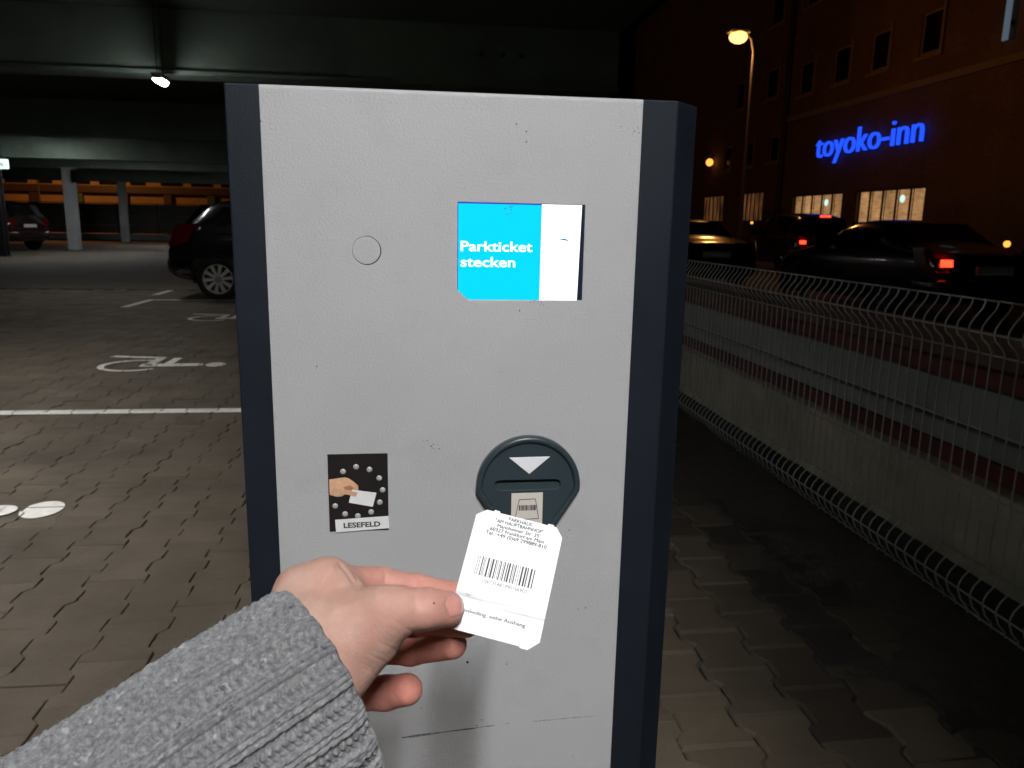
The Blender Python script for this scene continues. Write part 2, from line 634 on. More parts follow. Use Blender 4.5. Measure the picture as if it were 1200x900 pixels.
def fill2d(outlines, fn, thick):
    """outline with holes (list of loops, first is outer) -> slab mesh builder; fn(u, w, t)"""
    cu = bpy.data.curves.new('outline', 'CURVE')
    cu.dimensions = '2D'
    cu.fill_mode = 'BOTH'
    for lp in outlines:
        sp = cu.splines.new('POLY')
        sp.points.add(len(lp) - 1)
        for p, q in zip(sp.points, lp):
            p.co = (q[0], q[1], 0, 1)
        sp.use_cyclic_u = True
    ob = bpy.data.objects.new('outline_source', cu)
    C.objects.link(ob)
    dg = bpy.context.evaluated_depsgraph_get()
    me = bpy.data.meshes.new_from_object(ob.evaluated_get(dg))
    bm = bmesh.new()
    bm.from_mesh(me)
    bmesh.ops.remove_doubles(bm, verts=bm.verts, dist=1e-6)
    if thick:
        g = bmesh.ops.extrude_face_region(bm, geom=bm.faces[:])
        for e in g['geom']:
            if isinstance(e, bmesh.types.BMVert):
                e.co.z += 1.0
    for v in bm.verts:
        v.co = Vector(fn(v.co.x, v.co.y, thick if v.co.z > 0.5 else 0.0))
    bmesh.ops.recalc_face_normals(bm, faces=bm.faces[:])
    bpy.data.objects.remove(ob)
    bpy.data.curves.remove(cu)
    bpy.data.meshes.remove(me)
    return MB().bm(bm)


def rect(x0, x1, z0, z1):
    return [(x0, z0), (x1, z0), (x1, z1), (x0, z1)]


def circ(cx, cz, r, n=40):
    return [(cx + r * math.cos(2 * math.pi * k / n), cz + r * math.sin(2 * math.pi * k / n)) for k in range(n)]


# ------------------------------------------------------------------ the ground and pavement
g = MB().add([(-900, -900, -0.075), (900, -900, -0.075), (900, 900, -0.075), (-900, 900, -0.075)], [(0, 1, 2, 3)]).build('ground', 'asphalt')
tag(g, 'dark ground around the garage', None, None, 'structure')
bed = MB().add([(-9.6, -2, -0.02), (2.32, -2, -0.02), (2.32, 14.2, -0.02), (-9.6, 14.2, -0.02)], [(0, 1, 2, 3)]).build('pavement', 'joint sand')
tag(bed, 'grey brown interlocking concrete pavement of the garage', None, None, 'structure')
fl = MB().box(-60, 1.9, 14.10, 47.0, -0.06, 0.0).build('garage_floor', 'asphalt')
tag(fl, 'dark smooth floor at the back of the garage', None, None, 'structure')
fl2 = MB().box(-60, -9.6, -8.0, 14.2, -0.06, 0.0).build('garage_floor', 'asphalt')
tag(fl2, 'dark smooth floor at the side of the garage', None, None, 'structure')
rd = MB().box(2.33, 16.5, -30, 140, -0.07, -0.03).build('street', 'street asphalt')
tag(rd, 'dark street beyond the fence', None, None, 'structure')

PX, PY, W2, L2, JOG = 0.172, 0.206, 0.0854, 0.1018, 0.0125


def paver_outline(inset=0.0):
    # double-T stone: wide at the ends, narrow at the waist, straight ends
    a, b = W2 + JOG - 0.002, W2 - JOG
    y1, y2 = 0.036, 0.060
    h = [(a, -L2), (a, -y2), (b, -y1), (b, y1), (a, y2), (a, L2)]
    pts = h + [(-x, y) for x, y in reversed(h)]
    if inset:
        pts = [(x - math.copysign(inset, x), y - math.copysign(inset, y) if abs(y) > 0.09 else y) for x, y in pts]
    return pts


def paver_mesh(name, inset=0.0022, drop=0.0026):
    o, i = paver_outline(), paver_outline(inset)
    n = len(o)
    vs = [(x, y, -0.03) for x, y in o] + [(x, y, -drop) for x, y in o] + [(x, y, 0.0) for x, y in i]
    fs = []
    for r in (0, 1):
        for k in range(n):
            k2 = (k + 1) % n
            fs.append((r * n + k, r * n + k2, (r + 1) * n + k2, (r + 1) * n + k))
    fs.append(tuple(2 * n + k for k in range(n)))
    me = bpy.data.meshes.new(name)
    me.from_pydata(vs, [], fs)
    me.materials.append(M['paver concrete'])
    return me, vs, fs


pm, pvs, pfs = paver_mesh('paver')
pm_worn, _, _ = paver_mesh('paver', 0.0085, 0.011)
stones = []
for ci in range(-55, 13):
    cx = ci * PX + 0.03
    for ri in range(-7, 69):
        cy = ri * PY + (PY / 2 if ci % 2 else 0.0)
        if cx < -9.4 or cx > 2.2 or cy > 14.0:
            continue
        stones.append((cx, cy))
seen = []
for k, (x, y) in enumerate(stones):
    if y < 1.2:
        continue
    px, py, z = project((x, y, 0))
    if not (-25 < px < 1225 and 300 < py < 925):
        continue
    if 285 + 0.05 * (py - 500) < px < 765 and py < 925:
        continue                                    # behind the terminal
    if px < 440 and py > 905 - 0.62 * px:
        continue                                    # behind the sleeve
    if x > 1.55:
        continue
    seen.append((1.0 / z ** 3, k))
seen.sort(reverse=True)
single = {k for _, k in seen[:300]}
fv, ff, fr = [], [], []
for k, (x, y) in enumerate(stones):
    dz = rng.gauss(0, 0.0011)
    tx, ty = rng.gauss(0, 0.0035), rng.gauss(0, 0.0035)
    rz = rng.gauss(0, 0.006)
    jx, jy = rng.gauss(0, 0.0008), rng.gauss(0, 0.0012)
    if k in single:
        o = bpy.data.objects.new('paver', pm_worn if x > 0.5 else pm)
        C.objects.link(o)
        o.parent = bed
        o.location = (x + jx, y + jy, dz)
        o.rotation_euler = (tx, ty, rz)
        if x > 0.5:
            # stones get darker towards the fence, each by a random amount
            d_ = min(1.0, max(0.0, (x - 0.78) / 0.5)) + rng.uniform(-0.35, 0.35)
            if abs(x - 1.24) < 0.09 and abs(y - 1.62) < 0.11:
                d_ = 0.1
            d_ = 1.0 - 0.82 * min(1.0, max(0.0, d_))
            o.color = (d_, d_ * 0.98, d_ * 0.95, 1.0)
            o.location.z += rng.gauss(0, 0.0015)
    else:
        b0 = len(fv)
        cz, sz = math.cos(rz), math.sin(rz)
        for (a, b, c) in pvs:
            fv.append((x + jx + a * cz - b * sz, y + jy + a * sz + b * cz, c + dz + b * tx - a * ty))
        r = rng.random()
        fr += [r] * len(pvs)
        ff += [tuple(i + b0 for i in f) for f in pfs]
me = bpy.data.meshes.new('paver_field')
me.from_pydata(fv, [], ff)
at_ = me.attributes.new('rnd', 'FLOAT', 'POINT')
at_.data.foreach_set('value', fr)
me.materials.append(M['paver concrete field'])
pf = bpy.data.objects.new('paver_field', me)
C.objects.link(pf)
pf.parent = bed
pf['kind'] = 'stuff'

# dark uneven layer rising towards the fence, here and there a stone lies free
nx, ny = 100, 700
xs = np.linspace(0.90, 1.98, nx)
ys = np.linspace(-1.0, 14.0, ny)
gx, gy = np.meshgrid(xs, ys)


def vnoise(x, y, s, seed):
    r = np.random.default_rng(seed).random((64, 64))
    u, w = x * s, y * s
    i, j = np.floor(u).astype(int), np.floor(w).astype(int)
    fu, fw = u - i, w - j
    fu, fw = fu * fu * (3 - 2 * fu), fw * fw * (3 - 2 * fw)
    a = r[i % 64, j % 64]; b = r[(i + 1) % 64, j % 64]; c = r[i % 64, (j + 1) % 64]; d = r[(i + 1) % 64, (j + 1) % 64]
    return (a * (1 - fu) + b * fu) * (1 - fw) + (c * (1 - fu) + d * fu) * fw


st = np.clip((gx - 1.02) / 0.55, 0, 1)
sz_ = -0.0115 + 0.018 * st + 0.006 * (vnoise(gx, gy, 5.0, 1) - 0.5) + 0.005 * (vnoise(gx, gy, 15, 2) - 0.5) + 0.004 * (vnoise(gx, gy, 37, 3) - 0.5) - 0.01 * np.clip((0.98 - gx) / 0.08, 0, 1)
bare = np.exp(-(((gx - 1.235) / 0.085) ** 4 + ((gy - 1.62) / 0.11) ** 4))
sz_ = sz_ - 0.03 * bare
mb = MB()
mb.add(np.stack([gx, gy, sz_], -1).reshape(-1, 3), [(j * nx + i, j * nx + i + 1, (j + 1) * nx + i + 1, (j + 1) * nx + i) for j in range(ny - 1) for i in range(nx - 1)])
so = mb.build('dark_layer', 'dark_layer', None, True)
tag(so, 'dark uneven layer over the pavers along the fence', 'dark_layer', None, 'stuff')


# painted markings: cut to the tops of the stones they lie on
def clip_poly(sub, a, b):
    out = []
    n = len(sub)
    for i in range(n):
        p, q = sub[i], sub[(i + 1) % n]
        sp = (b[0] - a[0]) * (p[1] - a[1]) - (b[1] - a[1]) * (p[0] - a[0])
        sq = (b[0] - a[0]) * (q[1] - a[1]) - (b[1] - a[1]) * (q[0] - a[0])
        if sp >= 0:
            out.append(p)
        if (sp >= 0) != (sq >= 0):
            t = sp / (sp - sq)
            out.append((p[0] + t * (q[0] - p[0]), p[1] + t * (q[1] - p[1])))
    return out


def stone_pieces():
    o = paver_outline(0.003)
    half = o[:6]
    return [[(-half[i][0], half[i][1]), (half[i][0], half[i][1]), (half[i + 1][0], half[i + 1][1]), (-half[i + 1][0], half[i + 1][1])] for i in range(5)]


PIECES = stone_pieces()


def marking(name, polys, label):
    mb = MB()
    for poly in polys:
        ar = sum(poly[i][0] * poly[(i + 1) % len(poly)][1] - poly[(i + 1) % len(poly)][0] * poly[i][1] for i in range(len(poly)))
        if ar < 0:
            poly = poly[::-1]
        x0, x1 = min(p[0] for p in poly) - 0.12, max(p[0] for p in poly) + 0.12
        y0, y1 = min(p[1] for p in poly) - 0.12, max(p[1] for p in poly) + 0.12
        for (sx, sy) in stones:
            if not (x0 < sx < x1 and y0 < sy < y1):
                continue
            for pc in PIECES:
                s = poly
                for i in range(4):
                    a, b = pc[i], pc[(i + 1) % 4]
                    s = clip_poly(s, (a[0] + sx, a[1] + sy), (b[0] + sx, b[1] + sy))
                    if len(s) < 3:
                        break
                if len(s) >= 3:
                    mb.add([(p[0], p[1], 0.0042) for p in s], [tuple(range(len(s)))])
    o = mb.build(name, 'road paint')
    return tag(o, label, None, None, 'structure')


def strip(pts, w):
    out = []
    for (a, b) in zip(pts[:-1], pts[1:]):
        d = np.array(b) - np.array(a)
        L = np.linalg.norm(d)
        n = np.array([-d[1], d[0]]) / L * w / 2
        e = d / L * w * 0.25
        a2, b2 = np.array(a) - e, np.array(b) + e
        out.append([tuple(a2 + n), tuple(a2 - n), tuple(b2 - n), tuple(b2 + n)])
    return out


def wheelchair(dx, dy):
    # lying on its side: head towards +x, wheel and feet towards -x
    P = []
    cx, cy, rx, ry = -2.30 + dx, 6.655 + dy, 0.25, 0.245
    a0, a1, n = math.radians(62), math.radians(322), 30
    for k in range(n):
        t0, t1 = a0 + (a1 - a0) * k / n, a0 + (a1 - a0) * (k + 1) / n
        q = []
        for t, s in ((t0, 1), (t1, 1), (t1, -1), (t0, -1)):
            q.append((cx + (rx + s * 0.026) * math.cos(t), cy + (ry + s * 0.026) * math.sin(t)))
        P.append(q)
    P += strip([(-2.22 + dx, 6.655 + dy), (-1.845 + dx, 6.682 + dy)], 0.13)
    P.append([(-1.82 + dx + 0.065 * math.sin(k * math.pi / 10), 6.683 + dy + 0.065 * math.cos(k * math.pi / 10)) for k in range(11)])
    P += strip([(-2.05 + dx, 6.74 + dy), (-2.05 + dx, 7.0 + dy)], 0.07)
    P += strip([(-2.19 + dx, 6.66 + dy), (-2.19 + dx, 7.03 + dy), (-2.62 + dx, 7.11 + dy)], 0.075)
    P.append([(-1.655 + dx + 0.080 * math.cos(k * math.pi / 12), 6.685 + dy + 0.10 * math.sin(k * math.pi / 12)) for k in range(24)])
    return P


marking('parking_line', [[(-9.3, 4.96), (-0.2, 4.96), (-0.2, 5.07), (-9.3, 5.07)]], 'long white bay line crossing the pavers beside the terminal')
marking('parking_line', [[(-3.95, 12.17), (0.2, 12.17), (0.2, 12.28), (-3.95, 12.28)]], 'white bay line beneath the black hatchback')
marking('parking_line', strip([(-3.93, 11.2), (-3.91, 12.17)], 0.11), 'short white corner stroke before the black hatchback')
marking('parking_line', strip([(-4.1, 13.05), (-4.1, 13.95)], 0.11), 'short white corner stroke behind the black hatchback')
marking('wheelchair_symbol', wheelchair(0.115, -3.415), 'white wheelchair symbol cut off by the picture edge, its round head shows')
marking('wheelchair_symbol', wheelchair(0, 0), 'white wheelchair symbol in full view between the bay lines')
marking('wheelchair_symbol', wheelchair(-0.18, 3.28), 'white wheelchair symbol partly behind the terminal near the hatchback')

# ------------------------------------------------------------------ the garage
BZ = 3.0          # underside of the beams
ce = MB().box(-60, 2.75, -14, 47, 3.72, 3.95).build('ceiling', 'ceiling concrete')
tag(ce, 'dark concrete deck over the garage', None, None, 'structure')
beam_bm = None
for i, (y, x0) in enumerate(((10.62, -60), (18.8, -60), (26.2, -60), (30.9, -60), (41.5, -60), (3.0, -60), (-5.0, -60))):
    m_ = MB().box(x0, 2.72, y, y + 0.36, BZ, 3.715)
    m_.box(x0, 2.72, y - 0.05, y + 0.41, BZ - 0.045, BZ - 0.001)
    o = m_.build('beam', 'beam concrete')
    o.parent = ce
hl = MB()
for x in (0.9, 1.18, 1.42):
    hl.disc((x, 10.618, 3.36), (1, 0, 0), (0, 0, 1), 0.035, 0.004, 12)
h_ = hl.build('bolt_holes', 'black plastic', ce)


def ceiling_lamp(x, y, z, label, power, L=1.3, omni=False, spread=180):
    root = empty('ceiling_lamp', (x, y, z), label, 'lamp', 'strip lamps under the garage deck')
    h = L / 2
    MB().box(x - 0.055, x + 0.055, y - h, y + h, z + 0.06, z + 0.115, 0.008).build('housing', 'lamp housing', root)
    pts = [(0.05, 0.0), (0.043, -0.028), (0.025, -0.046), (0.0, -0.052), (-0.025, -0.046), (-0.043, -0.028), (-0.05, 0.0)]
    MB().prism([(x + a, z + 0.058 + b) for a, b in pts], lambda u, w, t: (u, t, w), y - h + 0.02, y + h - 0.02).build('diffuser', 'tube glow', root)
    for s in (-1, 1):
        MB().box(x - 0.056, x + 0.056, y + s * (h - 0.01) - 0.012, y + s * (h - 0.01) + 0.012, z + 0.05, z + 0.112, 0.004).build('end_cap', 'lamp housing', root)
        MB().tube([(x, y + s * h * 0.7, z + 0.11), (x, y + s * h * 0.7, 3.72)], 0.006).build('hanger', 'dark steel', root)
    ld = bpy.data.lights.new('strip_light', 'POINT' if omni else 'AREA')
    if omni:
        ld.shadow_soft_size = 0.05
    else:
        ld.shape = 'RECTANGLE'
        ld.size, ld.size_y = 0.09, L - 0.06
        ld.spread = math.radians(spread)
    ld.energy = power
    ld.color = (0.965, 0.975, 1.0)
    lo = bpy.data.objects.new('strip_light', ld)
    C.objects.link(lo)
    lo.parent = root
    lo.location = (0, 0, -0.07 if omni else -0.004)
    return root


ceiling_lamp(0.16, -1.45, 2.93, 'strip lamp under the deck behind the photographer', LAMP_POWER * 0.85)
ceiling_lamp(-3.3, 2.3, 2.93, 'added strip lamp out of view above the nearest parking bay', LAMP_POWER * 0.58, spread=122)  # unseen, added to light the near paving
ceiling_lamp(-3.4, 6.2, 2.93, 'added strip lamp out of view above the second parking bay', LAMP_POWER * 0.09, spread=122)  # unseen, added for the middle of the paving
ceiling_lamp(-2.98, 10.25, 2.77, 'short lamp glowing just below the first beam', LAMP_POWER * 0.05, 0.34, True)
ceiling_lamp(-4.8, 13.4, 3.48, 'added strip lamp hidden behind the first beam', LAMP_POWER * 0.1)  # added out of sight to brighten the floor beyond the beam
ceiling_lamp(-10.6, 24.5, 3.55, 'added strip lamp hidden under the deck near the exit sign', LAMP_POWER * 0.3)  # added out of sight to light the back of the garage
ceiling_lamp(-10.0, 28.6, 3.25, 'added strip lamp hidden under the deck before the far columns', LAMP_POWER * 0.3)  # added out of sight to light the column faces
ceiling_lamp(-11.0, 37.0, 3.45, 'added strip lamp hidden under the deck behind the pale grey column', LAMP_POWER * 0.4)  # added out of sight for the farthest bays and the parapet
cp = empty('shade_pillar', (0.62, -0.6, 0), 'square concrete pillar added behind the photographer to shade the fence side', 'pillar')  # added unseen blocker, keeps the lamp behind the camera off the fence side
MB().box(0.40, 0.84, -0.82, -0.40, -0.01, 3.71, 0.015).build('shaft', 'concrete', cp)
MB().box(0.39, 0.85, -0.83, -0.39, -0.01, 0.12, 0.01).build('foot', 'beam concrete', cp)


def column(name, x, y, w, d, h, mat, label):
    # H section steel column on a base plate
    root = empty(name, (x, y, 0), label, 'column')
    t = 0.03
    m_ = MB().box(x - w / 2, x + w / 2, y - d / 2, y - d / 2 + t, 0.02, h).box(x - w / 2, x + w / 2, y + d / 2 - t, y + d / 2, 0.02, h).box(x - t / 2, x + t / 2, y - d / 2 + t, y + d / 2 - t, 0.02, h)
    m_.build('shaft', mat, root)
    MB().box(x - w * 0.7, x + w * 0.7, y - d * 0.7, y + d * 0.7, 0.0, 0.02).build('base_plate', 'dark steel', root)
    MB().box(x - w * 0.75, x + w * 0.75, y - d * 0.6, y + d * 0.6, h, h + 0.03).build('head_plate', mat, root)
    return root


column('steel_column', -12.35, 30.75, 0.36, 0.30, 2.92, 'column paint', 'pale grey steel column with a small blue sign near its top')
column('steel_column', -14.25, 41.5, 0.32, 0.30, 2.92, 'column paint', 'pale grey steel column farther back in the garage')
column('steel_column', -12.25, 25.4, 0.26, 0.26, 2.92, 'dark steel', 'dark column at the picture edge below the exit sign')
sp_ = empty('parking_sign', (-12.1, 30.55, 2.4), 'small blue sign on the pale grey column', 'sign')
MB().box(-12.18, -12.02, 30.53, 30.55, 2.42, 2.86, 0.005).build('plate', 'dark blue paint', sp_)
MB().tube([(-12.1, 30.555, 2.55), (-12.1, 30.6, 2.55)], 0.02).build('bracket', 'dark steel', sp_)

ex = empty('exit_sign', (-12.05, 25.1, 2.55), 'lit white emergency exit sign with green pictogram', 'sign')
MB().box(-12.55, -11.74, 25.1, 25.2, 2.55, 2.82, 0.02).build('light_box', 'exit glow', ex)
pg = MB()
pg.box(-11.98, -11.92, 25.094, 25.098, 2.62, 2.76).box(-12.06, -12.0, 25.094, 25.098, 2.64, 2.70).box(-11.90, -11.86, 25.094, 25.098, 2.62, 2.72)
pg.build('pictogram', 'exit green', ex)
for x in (-12.4, -11.9):
    MB().tube([(x, 25.15, 2.82), (x, 25.15, 3.72)], 0.01).build('hanger', 'dark steel', ex)

# parapet with a mesh guard at the back of the garage, then the orange lit block
pw = empty('parapet', (-10, 46.6, 0), 'low concrete parapet with mesh guard along the back of the garage', 'parapet')
MB().box(-60, 1.9, 46.4, 46.7, 0.0, 0.32).build('kerb', 'column paint', pw)
for k in range(26):
    x = -52 + k * 2.1
    MB().tube([(x, 46.55, 0.32), (x, 46.55, 2.0)], 0.03).build('post', 'dark steel', pw)
for z in (0.8, 1.35, 2.0):
    MB().tube([(-56, 46.55, z), (1.8, 46.55, z)], 0.025).build('rail', 'galvanised wire', pw)
MB().box(-56, 1.8, 46.58, 46.60, 0.36, 1.95).build('mesh_infill', 'parapet mesh', pw)

ob_ = empty('office_block', (-16, 62, 0), 'orange lit block with a row of dark windows behind the garage', 'building')
MB().box(-70, 6, 62, 75, 0, 14).build('wall', 'render orange', ob_)
MB().box(-70, 6, 61.6, 62.0, 3.0, 3.5).build('ledge', 'bronze frame', ob_)
for k in range(20):
    x = -40 + k * 2.15
    w_ = MB().box(x, x + (1.5 if k % 3 else 1.05), 61.93, 62.05, 3.60, 5.2).build('window', 'dark window', ob_)
for k in range(15):
    x = -40 + k * 3.1
    MB().box(x, x + 0.55, 61.7, 62.02, 0, 3.14).build('pilaster', ('stone trim', 'bronze frame', 'green paint')[k % 3], ob_)
for k in range(8):
    x = -36 + k * 5.6
    MB().box(x, x + 2.4, 61.95, 62.06, 0.4, 1.7).build('ground_window', 'dark window', ob_)


# ------------------------------------------------------------------ street lamp, hotel, sign
def street_lamp(x, y, h, dirx, label, power, radius=0.25):
    root = empty('street_lamp', (x, y, -0.05), label, 'street lamp')
    MB().tube([(x, y, -0.05), (x, y, 0.9), (x, y, 0.95), (x, y, h - 0.5), (x + dirx * 0.1, y, h - 0.1), (x + dirx * 0.3, y, h + 0.08)], [0.10, 0.10, 0.065, 0.045, 0.04, 0.035], 10).build('pole', 'pole grey', root, True)
    m_ = MB()
    m_.box(x + dirx * 0.55 - 0.35, x + dirx * 0.55 + 0.35, y - 0.16, y + 0.16, h + 0.05, h + 0.2, 0.05)
    m_.build('head', 'lamp housing', root)
    bm = bmesh.new()
    bmesh.ops.create_uvsphere(bm, u_segments=16, v_segments=10, radius=radius)
    for v in bm.verts:
        v.co = (x + dirx * 0.55 + v.co.x * 1.25, y + v.co.y, h - 0.06 + v.co.z * 0.85)
    MB().bm(bm).build('bowl', 'sodium glow', root, True)
    ld = bpy.data.lights.new('lamp_light', 'POINT')
    ld.energy = power
    ld.color = (1.0, 0.40, 0.10)
    ld.shadow_soft_size = 0.3
    lo = bpy.data.objects.new('lamp_light', ld)
    C.objects.link(lo)
    lo.parent = root
    lo.location = (dirx * 0.55, 0, h - 0.06 - radius - 0.3 + 0.05)
    return root


street_lamp(10.95, 25.4, 7.3, -1, 'glowing orange street lamp on a pole before the hotel', 210, 0.24)
street_lamp(-24.0, 55.0, 7.5, 1, 'orange street lamp hidden behind the garage deck', 1150)

HX = 18.0
ho = empty('hotel_building', (HX, 35, 0), 'dark brick hotel with curtained lit windows along the street', 'building')
# street front with window openings, built storey by storey
wins = []
for (y0, y1, z0, z1, kind) in ((31.55, 36.1, 1.5, 2.86, 'lit'), (26.1, 30.6, 1.5, 2.86, 'lit'), (39.2, 42.6, 1.6, 3.2, 'dim'), (44.4, 48.0, 1.6, 3.2, 'dim'),
                               (37.75, 38.95, 4.55, 5.85, 'dark'), (40.7, 41.8, 4.55, 5.85, 'dark'), (43.6, 44.7, 4.55, 5.85, 'dark'),
                               (38.4, 39.9, 7.7, 9.15, 'dark'), (34.9, 36.3, 7.35, 8.8, 'dark'), (31.9, 33.3, 7.35, 8.8, 'dark'), (29.2, 30.5, 7.35, 8.8, 'dark'),
                               (42.4, 43.7, 7.7, 9.15, 'dark'), (26.2, 27.4, 7.35, 8.8, 'dark'), (34.9, 36.3, 11.2, 12.6, 'dark'), (38.4, 39.9, 11.2, 12.6, 'dark')):
    wins.append((y0, y1, z0, z1, kind))
wall = fill2d([rect(8.0, 70.0, -0.05, 17.0)] + [rect(a, b, c, d) for a, b, c, d, _ in wins], lambda u, w, t: (HX + t, u, w), 0.35)
wall.build('wall', 'hotel brick', ho)
MB().box(HX + 0.36, HX + 14, 8, 70, -0.05, 16.98).build('rear_wing', 'hotel brick', ho)
MB().box(HX - 0.10, HX - 0.002, 8.0, 37.0, 6.28, 6.52).build('cornice', 'stone trim', ho)
MB().tube([(HX - 0.1, 37.25, -0.03), (HX - 0.1, 37.25, 16.9)], 0.14, 10).build('downpipe', 'dark steel', ho)
for (y0, y1, z0, z1, kind) in wins:
    fr_ = MB()
    t = 0.09
    d0, d1 = HX + 0.05, HX + 0.14
    fr_.box(d0, d1, y0 + 0.002, y0 + t, z0 + 0.002, z1 - 0.002).box(d0, d1, y1 - t, y1 - 0.002, z0 + 0.002, z1 - 0.002)
    fr_.box(d0, d1, y0 + t, y1 - t, z0 + 0.002, z0 + t).box(d0, d1, y0 + t, y1 - t, z1 - t, z1 - 0.002)
    w_ = fr_.build('window', 'stone trim' if kind == 'dark' else 'bronze frame', ho)
    if kind == 'dark':
        MB().box(HX + 0.09, HX + 0.11, y0 + t, y1 - t, z0 + t, z1 - t).build('pane', 'dark window', w_)
        MB().box(HX - 0.08, HX - 0.002, y0 - 0.14, y0, z0 - 0.16, z1 + 0.16).build('surround', 'stone trim', w_)
        MB().box(HX - 0.08, HX - 0.002, y0, y1 + 0.14, z0 - 0.16, z0 - 0.03).build('sill', 'stone trim', w_)
    else:
        n = 5 if kind == 'lit' else 6
        step = (y1 - y0 - 2 * t) / n
        for k in range(n):
            a = y0 + t + k * step
            MB().box(HX + 0.085, HX + 0.12, a - 0.05, a + 0.05, z0 + t, z1 - t).build('mullion', 'bronze frame', w_)
            MB().box(HX + 0.20, HX + 0.22, a + 0.05, a + step - 0.05, z0 + t, z1 - t).build('curtain', 'lit curtain' if kind == 'lit' else 'dim curtain', w_)
        if kind == 'lit':
            MB().disc((HX + 0.19, (y0 + y1) / 2 - 0.7, z1 - 0.42), (0, 1, 0), (0, 0, 1), 0.14, -0.03, 12).build('ceiling_spot', 'spot glow', w_)
wl = empty('wall_lamp', (HX - 0.3, 46.1, 4.9), 'small amber lamp on the hotel wall', 'lamp')
bm = bmesh.new()
bmesh.ops.create_uvsphere(bm, u_segments=12, v_segments=8, radius=0.22)
bmesh.ops.translate(bm, verts=bm.verts, vec=(HX - 0.35, 46.1, 5.1))
MB().bm(bm).build('globe', 'amber glow', wl, True)
MB().tube([(HX - 0.35, 46.1, 5.33), (HX - 0.2, 46.1, 5.45), (HX, 46.1, 5.45)], 0.03).build('bracket', 'dark steel', wl)
bn = empty('banner_light', (HX - 0.2, 22.9, 6.9), 'faint pale vertical light strip high on the facade', 'lamp')
MB().box(HX - 0.22, HX - 0.16, 22.85, 23.05, 6.95, 8.9).build('tube', 'pale glow', bn)
MB().box(HX - 0.16, HX - 0.002, 22.88, 23.02, 7.4, 7.5).build('bracket', 'dark steel', bn)

sg = empty('hotel_sign', (HX - 0.2, 30, 4.35), 'glowing blue hotel name sign on the dark facade', 'sign')
SY0, SY1, SZ = 33.75, 26.35, 4.36
full, _ = text_polys('toyoko-inn', 1.0, -0.008)
tw = max(v[0] for v in full) - min(v[0] for v in full)
kx = (SY0 - SY1) / tw
xoff = min(v[0] for v in full)
ksz = 1.42
for i, ch in enumerate('toyoko-inn'):
    pre, _ = text_polys('toyoko-inn'[:i] + ch, 1.0, -0.008)
    one, fs = text_polys(ch, 1.0, -0.008)
    sh = max(v[0] for v in pre) - max(v[0] for v in one) - xoff
    lm = MB()
    n = len(one)
    for tt in (0.0, 0.10):
        lm.add([(HX - 0.14 - tt, SY0 - (x + sh) * kx, SZ + y * ksz) for x, y in one], fs)
    # side faces from boundary edges
    cnt = {}
    for f in fs:
        for a, b in zip(f, f[1:] + f[:1]):
            cnt[(a, b)] = cnt.get((a, b), 0) + 1
    sides = [(a, b, b + n, a + n) for (a, b) in cnt if (b, a) not in cnt]
    lm.f += sides
    lm.build('letter', 'sign blue', sg)


# ------------------------------------------------------------------ fence and barrier along the street
FX = 1.76
fe = empty('wire_fence', (FX, 2, 0), 'galvanised wire mesh fence with bent edges along the street', 'fence')


def wire_profile():
    p = [(0, 1.004), (0, 0.992), (-0.006, 0.975), (-0.03, 0.945), (-0.042, 0.925), (-0.045, 0.905), (-0.038, 0.888), (-0.012, 0.865), (0, 0.845)]
    p += [(0, 0.5), (0, 0.17)]
    p += [(-0.010, 0.155), (-0.034, 0.128), (-0.043, 0.108), (-0.045, 0.09), (-0.03, 0.055), (-0.006, 0.03), (0, 0.01), (0, -0.005)]
    return p


wp = wire_profile()
wire_mesh = None
for k in range(250):
    y = 0.6 + k * 0.055
    if wire_mesh is None:
        o = MB().tube([(FX + a, y, b) for a, b in wp], 0.0029, 5, cap=False).build('wire', 'galvanised wire', fe, True)
        wire_mesh = o.data
        y_first = y
    else:
        o = bpy.data.objects.new('wire', wire_mesh)
        C.objects.link(o)
        o.parent = fe
        o.location = (0, y - y_first, 0)
for (dx, z) in ((0, 1.0), (-0.045, 0.905), (0, 0.835), (0, 0.60), (0, 0.40), (0, 0.175), (-0.045, 0.09), (0, 0.012)):
    MB().tube([(FX + dx + 0.006, 0.5, z), (FX + dx + 0.006, 14.4, z)], 0.0034, 5).build('cross_wire', 'galvanised wire', fe)
for y in (0.9, 3.42, 5.94, 8.46, 10.98, 13.5):
    po = MB().box(FX + 0.014, FX + 0.062, y - 0.03, y + 0.03, -0.06, 1.06, 0.004)
    if y not in (3.42, ):
        po.build('post', 'galvanised wire', fe)

BX = 2.02
ba = empty('board_barrier', (BX, 3, 0), 'red and white board barrier on a concrete kerb behind the wire fence', 'barrier')
for k in range(11):
    MB().box(BX - 0.03, BX + 0.20, -4 + k * 4.0 + 0.004, k * 4.0 - 0.004, -0.05, 0.325, 0.012).build('kerb_stone', 'concrete', ba)
for nm, z0, z1, m_, dx in (('red_board', 0.343, 0.410, 'board red', 0.0), ('white_board', 0.418, 0.490, 'board white', 0.004), ('white_board', 0.506, 0.655, 'board white', 0.0), ('red_board', 0.664, 0.724, 'board red', 0.003), ('top_board', 0.735, 0.858, 'board brown', 0.012)):
    for k in range(11):
        y0 = -4 + k * 4.0
        MB().box(BX + dx, BX + dx + 0.03, y0 + 0.004, y0 + 3.996, z0, z1).build(nm, m_, ba)
for k in range(23):
    y0 = -3.9 + k * 1.98
    MB().box(BX + 0.045, BX + 0.11, y0, y0 + 0.07, 0.326, 0.87).build('post', 'dark steel', ba)


